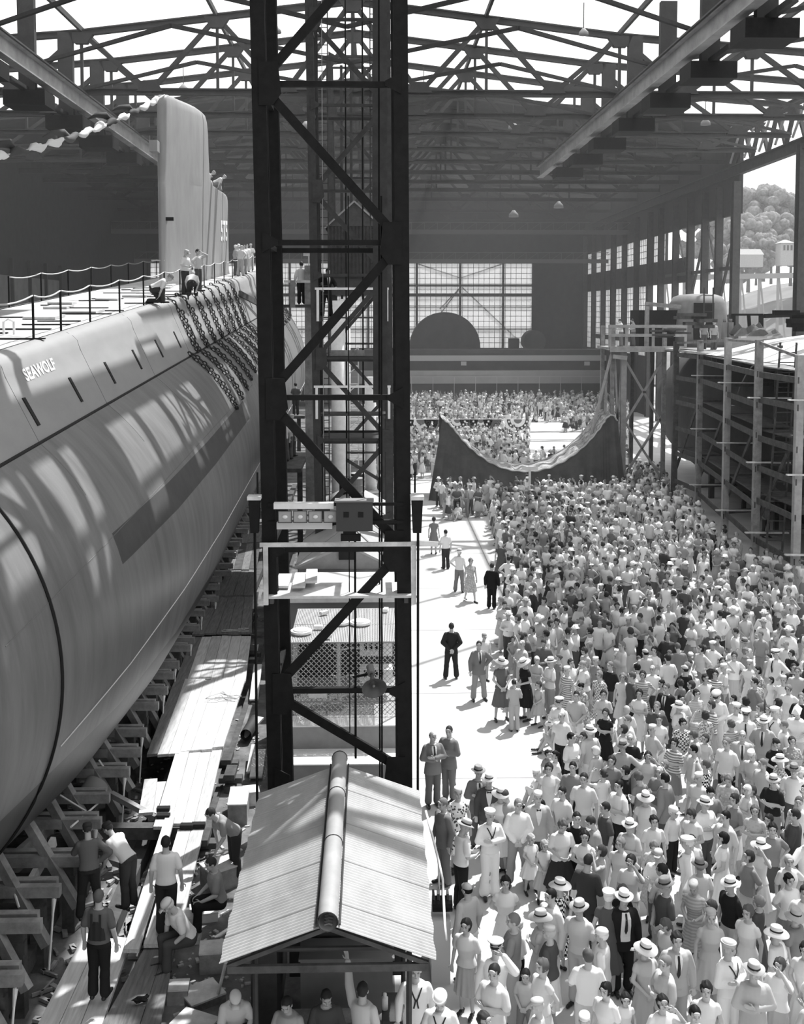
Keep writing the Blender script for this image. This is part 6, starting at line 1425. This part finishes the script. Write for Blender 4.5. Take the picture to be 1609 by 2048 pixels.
ondeck(495, 70, 20, 'stand', 'man in white at the far end of the deck group', ct=.8, cb=.5, hw='short_hair')
ondeck(503, 73, 0, 'crossed', 'man with folded arms farthest along the deck before the black post', ct=.75, cb=.6)
for i, (px, Y, ps) in enumerate(((430, 61.5, 'kneel'), (445, 63.3, 'sit'), (458, 66.0, 'kneel'))):
    x = P(px, 390, Y).x; person((XC + .35, Y, zd(Y) + 4.85 - (.0 if ps == 'kneel' else .44)), face((100, 60, 90)[i]), ps, False, 'shirt', 'trousers', 'work_cap', ['worker crouching on the sail step against the tall part', 'worker seated in the middle of the sail step', 'worker crouching at the outer end of the sail step'][i], .55, .2, hatc=.4)
person((P(603, 600, 45).x, 45.2, 11.62), face(185), 'stand', False, 'long_shirt', 'trousers', 'short_hair', 'man in white shirt seen from behind on the small timber stage', .7, .03)
person((P(653, 600, 39.6).x, 39.7, 11.14), face(25), 'reach', False, 'jacket', 'trousers', 'short_hair', 'man in dark suit standing at the pale rail of the second tower', .02, .02, extra='tie')
for i, (px, Y, deg) in enumerate(((556, 43, 60), (568, 43.8, 200), (578, 44.5, 170), (585, 45.4, 150))):
    person((P(px, 900, Y).x, Y, 5.35), face(deg), ['stand', 'hip', 'stand', 'crossed'][i], False, 'shirt', 'trousers', ['work_cap', 'sailor_cap', 'short_hair', 'work_cap'][i], 'worker on the low staging beside the far hull, %s from the black leg' % ORD[i], [.4, .7, .5, .2][i], .12, hatc=.7)
person((P(592, 820, 59.5).x, 59.5, 5.75), face(200), 'stand', False, 'shirt', 'trousers', 'short_hair', 'dark-clad worker alone on the farthest small staging deck', .1, .05)
person((P(1243, 650, 69).x, 69, 9.15), face(-80), 'hold', False, 'shirt', 'trousers', 'short_hair', 'man in white shirt with a camera on the timber tower top', .8, .2)
person((P(1268, 650, 69.3).x, 69.3, 9.15), face(-80), 'hold', False, 'shirt', 'trousers', 'short_hair', 'man in grey shirt behind the one in white on the timber tower', .35, .15)
for i, (px, Y) in enumerate(((1428, 62), (1408, 63))):
    person((P(px, 700, Y).x, Y, 9.1), face(20), 'stand', False, 'shirt', 'trousers', 'work_cap', ['worker in pale shirt on the pale deck below the ladder', 'worker in cap on the pale deck beside the timber baulks'][i], [.4, .3][i], .1)
person(spot(1532, 1075), face(20), 'handup', False, 'shirt', 'trousers', 'bald_fringe', 'man inside the scaffold beside the long ladder, lit from above', .3, .1)
# ---------------------------------------------------------------- the crowd
TONES = [('white', .80), ('white', .72), ('pale', .55), ('pale', .48), ('grey', .24), ('dark grey', .09), ('black', .02)]
HAIRS = {'short_hair': 'short hair', 'wavy_hair': 'wavy hair', 'bob_hair': 'bobbed hair', 'bun_hair': 'pinned-up hair', 'bald_fringe': 'bald crown', 'straw_hat': 'banded straw hat', 'felt_hat': 'felt hat', 'sailor_cap': 'sailor cap', 'peaked_cap': 'peaked cap', 'sun_hat': 'wide sun hat', 'pillbox_hat': 'small round hat', 'headscarf': 'headscarf', 'work_cap': 'visor cap', 'paper_hat': 'folded paper hat'}
PW = {'stand': 'standing', 'crossed': 'arms folded', 'behind': 'hands behind back', 'hip': 'hand on hip', 'shade': 'shading eyes', 'hold': 'holding hands up front', 'clasp': 'hands clasped', 'sit': 'seated', 'ground': 'seated on ground', 'walk': 'stepping forward'}
def zone(x, y):
    if y < 24: a = 'at the near end of the crowd'
    elif y < 29: a = 'in the crowd past the bare patch'
    else: a = 'in the crowd by the seated rows'
    if x > 12.5: a = a.replace('in the crowd', 'on the scaffold side').replace('of the crowd', 'on the scaffold side')
    elif x < 6.5: a = a.replace('in the crowd', 'on the paving side').replace('of the crowd', 'on the paving side')
    return a
# polygon of the standing crowd on the ground (from feet seen in the picture)
poly = [G(*q) for q in ((860, 2330), (875, 2000), (905, 1960), (1000, 1935), (1100, 1940), (1150, 1905), (1165, 1850), (1150, 1760), (1060, 1700), (1075, 1620), (1110, 1560), (1085, 1480), (1055, 1420), (1010, 1350), (1000, 1290), (1020, 1235), (1030, 1170), (1000, 1120), (985, 1065), (985, 1030), (900, 1045), (870, 1010), (1250, 1005), (1262, 965), (1320, 965), (1345, 1010), (1390, 1060), (1440, 1110), (1500, 1160), (1560, 1195), (1700, 1215), (1760, 2330))]
def inside(x, y, pl):
    c = False; j = len(pl) - 1
    for i in range(len(pl)):
        if (pl[i].y > y) != (pl[j].y > y) and x < (pl[j].x - pl[i].x) * (y - pl[i].y) / (pl[j].y - pl[i].y) + pl[i].x: c = not c
        j = i
    return c
rc = random.Random(42); pts = []; cell = {}
def tryp(x, y, dmin):
    k = (int(x // 1), int(y // 1))
    for a in (-1, 0, 1):
        for c in (-1, 0, 1):
            for q in cell.get((k[0] + a, k[1] + c), ()):
                if (q[0] - x) ** 2 + (q[1] - y) ** 2 < dmin * dmin: return False
    cell.setdefault(k, []).append((x, y)); return True
for o in PEOPLE:
    if o.location.z < .3 and o.location.x > .5: tryp(o.location.x, o.location.y, 0)
def onscreen(x, y, z=1.6):
    d = Vector((x, y, z)) - EYE; f = d.dot(_F); px = CX + F * d.dot(_R) / f; py = PY - F * d.dot(_U) / f; return px, py
for _ in range(26000):
    y = rc.uniform(14.5, 71); x = rc.uniform(.8, 24)
    if not inside(x, y, poly): continue
    px, py = onscreen(x, y)
    if px > 1640 or py > 2070: continue
    if .5 < x < 1.4 and y < 20.2: continue
    if 61 > y > 42 and abs(x - 17.2) < .7 and rc.random() < .5: continue
    dens = .50 if y < 30 else .56
    if 12 < x and y > 40: dens = .62
    if tryp(x, y, dens): pts.append((x, y))
pts.sort(key=lambda q: q[1])
NEAR_N = 300 - len(PEOPLE)
used = set()
def attrs(x, y, lvl):
    kid = rc.random() < .10; fem = rc.random() < .52
    seat = (24 < y < 36) and (x < 5.6) and rc.random() < .6
    pose = 'ground' if seat else rc.choices(['stand', 'crossed', 'behind', 'hip', 'shade', 'hold', 'clasp'], [5, 4, 2, 3, 2, 3, 3])[0]
    tn, tv = rc.choices(TONES, [9, 7, 4, 3, 3, 1.5, 1.2])[0]; bn, bv = rc.choices(TONES, [2, 1, 2, 3, 4, 4, 3])[0]
    pat = None; pw = ''
    if rc.random() < (.28 if fem else .06): pw, pat = rc.choice([('striped ', cl_str), ('checked ', cl_chk), ('flowered ', cl_flw)])
    if fem:
        top, bot = rc.choice([('dress', None), ('dress', None), ('shirt', 'full_skirt'), ('shirt', 'skirt')]); hw = rc.choices(['wavy_hair', 'bob_hair', 'bun_hair', 'sun_hat', 'pillbox_hat', 'headscarf'], [7, 5, 3, 2, 2, 1])[0]
    else:
        top = rc.choices(['shirt', 'long_shirt', 'jacket'], [6, 4, 2])[0]; bot = 'trousers'; hw = rc.choices(['short_hair', 'bald_fringe', 'straw_hat', 'felt_hat', 'sailor_cap', 'peaked_cap', 'work_cap', 'paper_hat'], [10, 2, 2.5, 1, 1.2, 1, 1, .4])[0]
        if hw in ('sailor_cap', 'peaked_cap'): top, bot, tn, tv, bn, bv, pat, pw = 'long_shirt', 'bell_trousers', 'white', .82, 'white', .82, None, ''
        if top == 'jacket' and tn == 'white': tn, tv = rc.choice([('pale', .45), ('grey', .2), ('dark grey', .07)])
    if kid: hw = rc.choice(['wavy_hair', 'bob_hair'] if fem else ['short_hair', 'work_cap']); pose = rc.choice(['stand', 'clasp'])
    if pose == 'ground' and bot == 'full_skirt': bot = 'skirt'
    hc = rc.choice([.012, .015, .02, .03, .05, .11, .2]); hn = 'dark' if hc < .1 else ('mid' if hc < .19 else 'fair')
    who = {(0, 0): 'man', (1, 0): 'woman', (0, 1): 'boy', (1, 1): 'girl'}[(int(fem), int(kid))]
    hd = HAIRS[hw]
    if 'hair' in hw and hw != 'headscarf': hd = {'dark': 'dark ', 'mid': 'brown ', 'fair': 'fair '}[hn] + hd if hn != 'mid' else 'mid-tone ' + hd
    gar = {'dress': 'dress', 'shirt': 'shirt' if not fem else 'blouse', 'long_shirt': 'long-sleeved shirt', 'jacket': 'jacket'}[top]
    lab = '%s in %s %s%s' % (who, tn, pw, gar)
    if bot: lab += ' and %s %s' % (bn, {'trousers': 'trousers', 'bell_trousers': 'trousers', 'full_skirt': 'full skirt', 'skirt': 'skirt'}[bot])
    lab += ', %s, %s' % (hd, PW[pose])
    short = {'at the near end of the crowd': 'crowd front', }
    zn = zone(x, y)
    full = lab + ', ' + zn
    if len(full.split()) > 15: full = lab + ', ' + {'at': 'near end', 'in': 'mid crowd', 'on': 'crowd side'}[zn.split()[0]] + (' by scaffold' if 'scaffold' in zn else ' by paving' if 'paving' in zn else '')
    return dict(full=full, n=len(full.replace(',', '').split()), pose=pose, fem=fem, kid=kid, top=top, bot=bot, hw=hw, tv=tv * rc.uniform(.93, 1.05), bv=bv, hc=hc, pat=pat)
def heading(x, y):
    r = rc.random()
    if r < .55: return R_(rc.gauss(-50, 25))
    if r < .85: return R_(rc.gauss(-15, 30))
    return R_(rc.gauss(-140, 30))
GR = 'people in the watching crowd'
for x, y in pts[:NEAR_N]:
    for tr in range(60):
        a = attrs(x, y, tr)
        if a['full'] not in used and a['n'] <= 16: break
    used.add(a['full'])
    if a['pose'] == 'sit': loc = (x, y, 0)
    sc = (rc.uniform(.62, .8) if a['kid'] else rc.uniform(.95, 1.04) * (.94 if a['fem'] else 1))
    top = 'kid_dress' if a['kid'] and a['top'] == 'dress' else a['top']
    extra = None
    if a['top'] == 'jacket' and a['pose'] in ('stand', 'hip', 'behind', 'clasp', 'shade'): extra = 'tie'
    elif a['hw'] == 'sailor_cap': extra = 'neckerchief'
    person((x, y, 0), heading(x, y), a['pose'], a['fem'], top, a['bot'], a['hw'], a['full'], a['tv'], a['bv'], a['hc'], rc.choice([.8, .75, .5]) if a['hw'] != 'felt_hat' else .25, sc, GR, a['pat'], None, extra, a['kid'])
# ---------------------------------------------------------------- everyone farther back: one mass nobody could count
def lowmesh(me, ratio):
    o = bpy.data.objects.new('tmp', me); C.objects.link(o); d = o.modifiers.new('d', 'DECIMATE'); d.ratio = ratio
    dg = bpy.context.evaluated_depsgraph_get(); e = o.evaluated_get(dg); m = e.to_mesh(); m.calc_loop_triangles()
    v = np.array([w.co[:] for w in m.vertices], dtype=np.float32); f = np.array([t.vertices[:] for t in m.loop_triangles], dtype=np.int32); mi = np.array([t.material_index for t in m.loop_triangles]); e.to_mesh_clear(); bpy.data.objects.remove(o); return v, f, mi
LOW = []
for pose, fem, top, bot, hw in (('stand', False, 'shirt', 'trousers', 'short_hair'), ('crossed', False, 'long_shirt', 'trousers', 'straw_hat'), ('hip', False, 'shirt', 'trousers', 'sailor_cap'), ('behind', False, 'jacket', 'trousers', 'short_hair'), ('hold', False, 'shirt', 'trousers', 'short_hair'),
        ('stand', True, 'dress', None, 'wavy_hair'), ('clasp', True, 'dress', None, 'bob_hair'), ('crossed', True, 'shirt', 'full_skirt', 'wavy_hair'), ('shade', True, 'shirt', 'skirt', 'bob_hair'), ('hold', True, 'dress', None, 'sun_hat'), ('ground', True, 'dress', None, 'wavy_hair'), ('ground', False, 'shirt', 'trousers', 'work_cap')):
    Mb, Mh, dz = frame(pose); parts = []
    def addp(me, target, slot, M=None):
        v, f, mi = lowmesh(me, min(1, target / max(1, len(me.polygons) * 2)))
        if M is not None: A = np.array(M); v = v @ A[:3, :3].T + A[:3, 3]
        parts.append((v.astype(np.float32), f, slot if slot != 3 else 3 + (mi > 0)))
    addp(body_mesh(pose, fem), 520, 0)
    if top == 'dress': addp(garment('dress', pose, fem), 220, 1)
    else: addp(garment(top, pose, fem), 170, 1); addp(garment(bot, pose, fem), 150, 2)
    addp(headwear(hw), 90, 3, Mh)
    vs = []; fs = []; ss = []; o_ = 0
    for v, f, s_ in parts: vs.append(v); fs.append(f + o_); ss.append(np.broadcast_to(s_, (len(f),))); o_ += len(v)
    LOW.append((np.concatenate(vs), np.concatenate(fs), np.concatenate(ss)))
def crowd_mass(name, label, places):
    Vs, Fs, Ts = [], [], []; off = 0
    for x, y, z in places:
        v, f, s_ = LOW[rc.choice([0, 1, 2, 3, 4, 5, 6, 7, 8, 9, 5, 6, 0, 7] if rc.random() < .9 else [10, 11])]
        sc = rc.uniform(.9, 1.03) * (1 if rc.random() < .9 else .72); h = heading(x, y); c, s = math.cos(h), math.sin(h)
        A = np.array([[c, -s, 0], [s, c, 0], [0, 0, 1]], dtype=np.float32) * sc
        Vs.append(v @ A.T + np.array([x, y, z], dtype=np.float32)); Fs.append(f + off); off += len(v)
        top = rc.choices([.8, .7, .52, .3, .12, .04], [8, 5, 4, 3, 1.6, 1])[0]; bot = rc.choice([.5, .25, .1, .05, .03]); hr = rc.choice([.02, .03, .05, .1, .25]); ht = rc.choice([.85, .7, .4])
        Ts.append(np.array([.4, top, bot, hr, ht], dtype=np.float32)[s_])
    Va, Fa, Ta = np.concatenate(Vs), np.concatenate(Fs), np.concatenate(Ts)
    me = bpy.data.meshes.new(name); me.vertices.add(len(Va)); me.vertices.foreach_set('co', Va.ravel()); me.loops.add(len(Fa) * 3); me.loops.foreach_set('vertex_index', Fa.ravel())
    me.polygons.add(len(Fa)); me.polygons.foreach_set('loop_start', np.arange(0, len(Fa) * 3, 3, dtype=np.int32)); me.polygons.foreach_set('use_smooth', np.ones(len(Fa), dtype=bool))
    me.update(calc_edges=True); at = me.attributes.new('tone', 'FLOAT', 'FACE'); at.data.foreach_set('value', Ta)
    me.materials.append(crowdm); o = bpy.data.objects.new(name, me); C.objects.link(o); tag(o, label, 'crowd', None, 'stuff'); return o
crowdm = bpy.data.materials.new('crowd_clothes'); crowdm.use_nodes = True
_nt = crowdm.node_tree; _a = _nt.nodes.new('ShaderNodeAttribute'); _a.attribute_name = 'tone'; _nt.links.new(_a.outputs['Fac'], _nt.nodes['Principled BSDF'].inputs['Base Color']); _nt.nodes['Principled BSDF'].inputs['Roughness'].default_value = .85
crowd_mass('crowd', 'dense mass of spectators between the seated rows and the dark tarpaulin', [(x, y, 0) for x, y in pts[NEAR_N:]])
far = []
for _ in range(9000):
    y = rc.uniform(74, 136); x = rc.uniform(-3, 28.8)
    px, py = onscreen(x, y, 0)
    if px < 742 or px > 1262 or py > 1000: continue
    if 96 > y > 79.5 and px > 1058 : continue
    if 112 > y > 96 and 1040 < px < 1130: continue
    if 103 > y > 96 and px > 1020 and px < 1180: continue
    if y > 112 and rc.random() < .15: continue
    if tryp(x, y, .72 if y < 100 else .85): far.append((x, y, 0 if y < 96 or y > 104 else 0))
crowd_mass('crowd', 'distant mass of spectators behind the tarpaulin up to the long low shed', far)
print('PEOPLE', len(PEOPLE), 'crowd', len(pts), 'far', len(far))
# ---------------------------------------------------------------- dusty summer haze filling the far hall
HZ = 0.0012
m = bpy.data.materials.new('hall_haze'); m.use_nodes = True; nt = m.node_tree; nt.nodes.remove(nt.nodes['Principled BSDF'])
vs = nt.nodes.new('ShaderNodeVolumeScatter'); vs.inputs['Color'].default_value = (1, 1, 1, 1); vs.inputs['Density'].default_value = HZ; vs.inputs['Anisotropy'].default_value = .4
nt.links.new(vs.outputs[0], nt.nodes['Material Output'].inputs['Volume'])
b = B(); b.box(-45, 60, 42, 168, -2, 33); o = b.build('haze', m); o['kind'] = 'stuff'; o['label'] = 'thin dusty haze hanging in the far half of the hall'; o['category'] = 'haze'
S.cycles.volume_bounces = 0
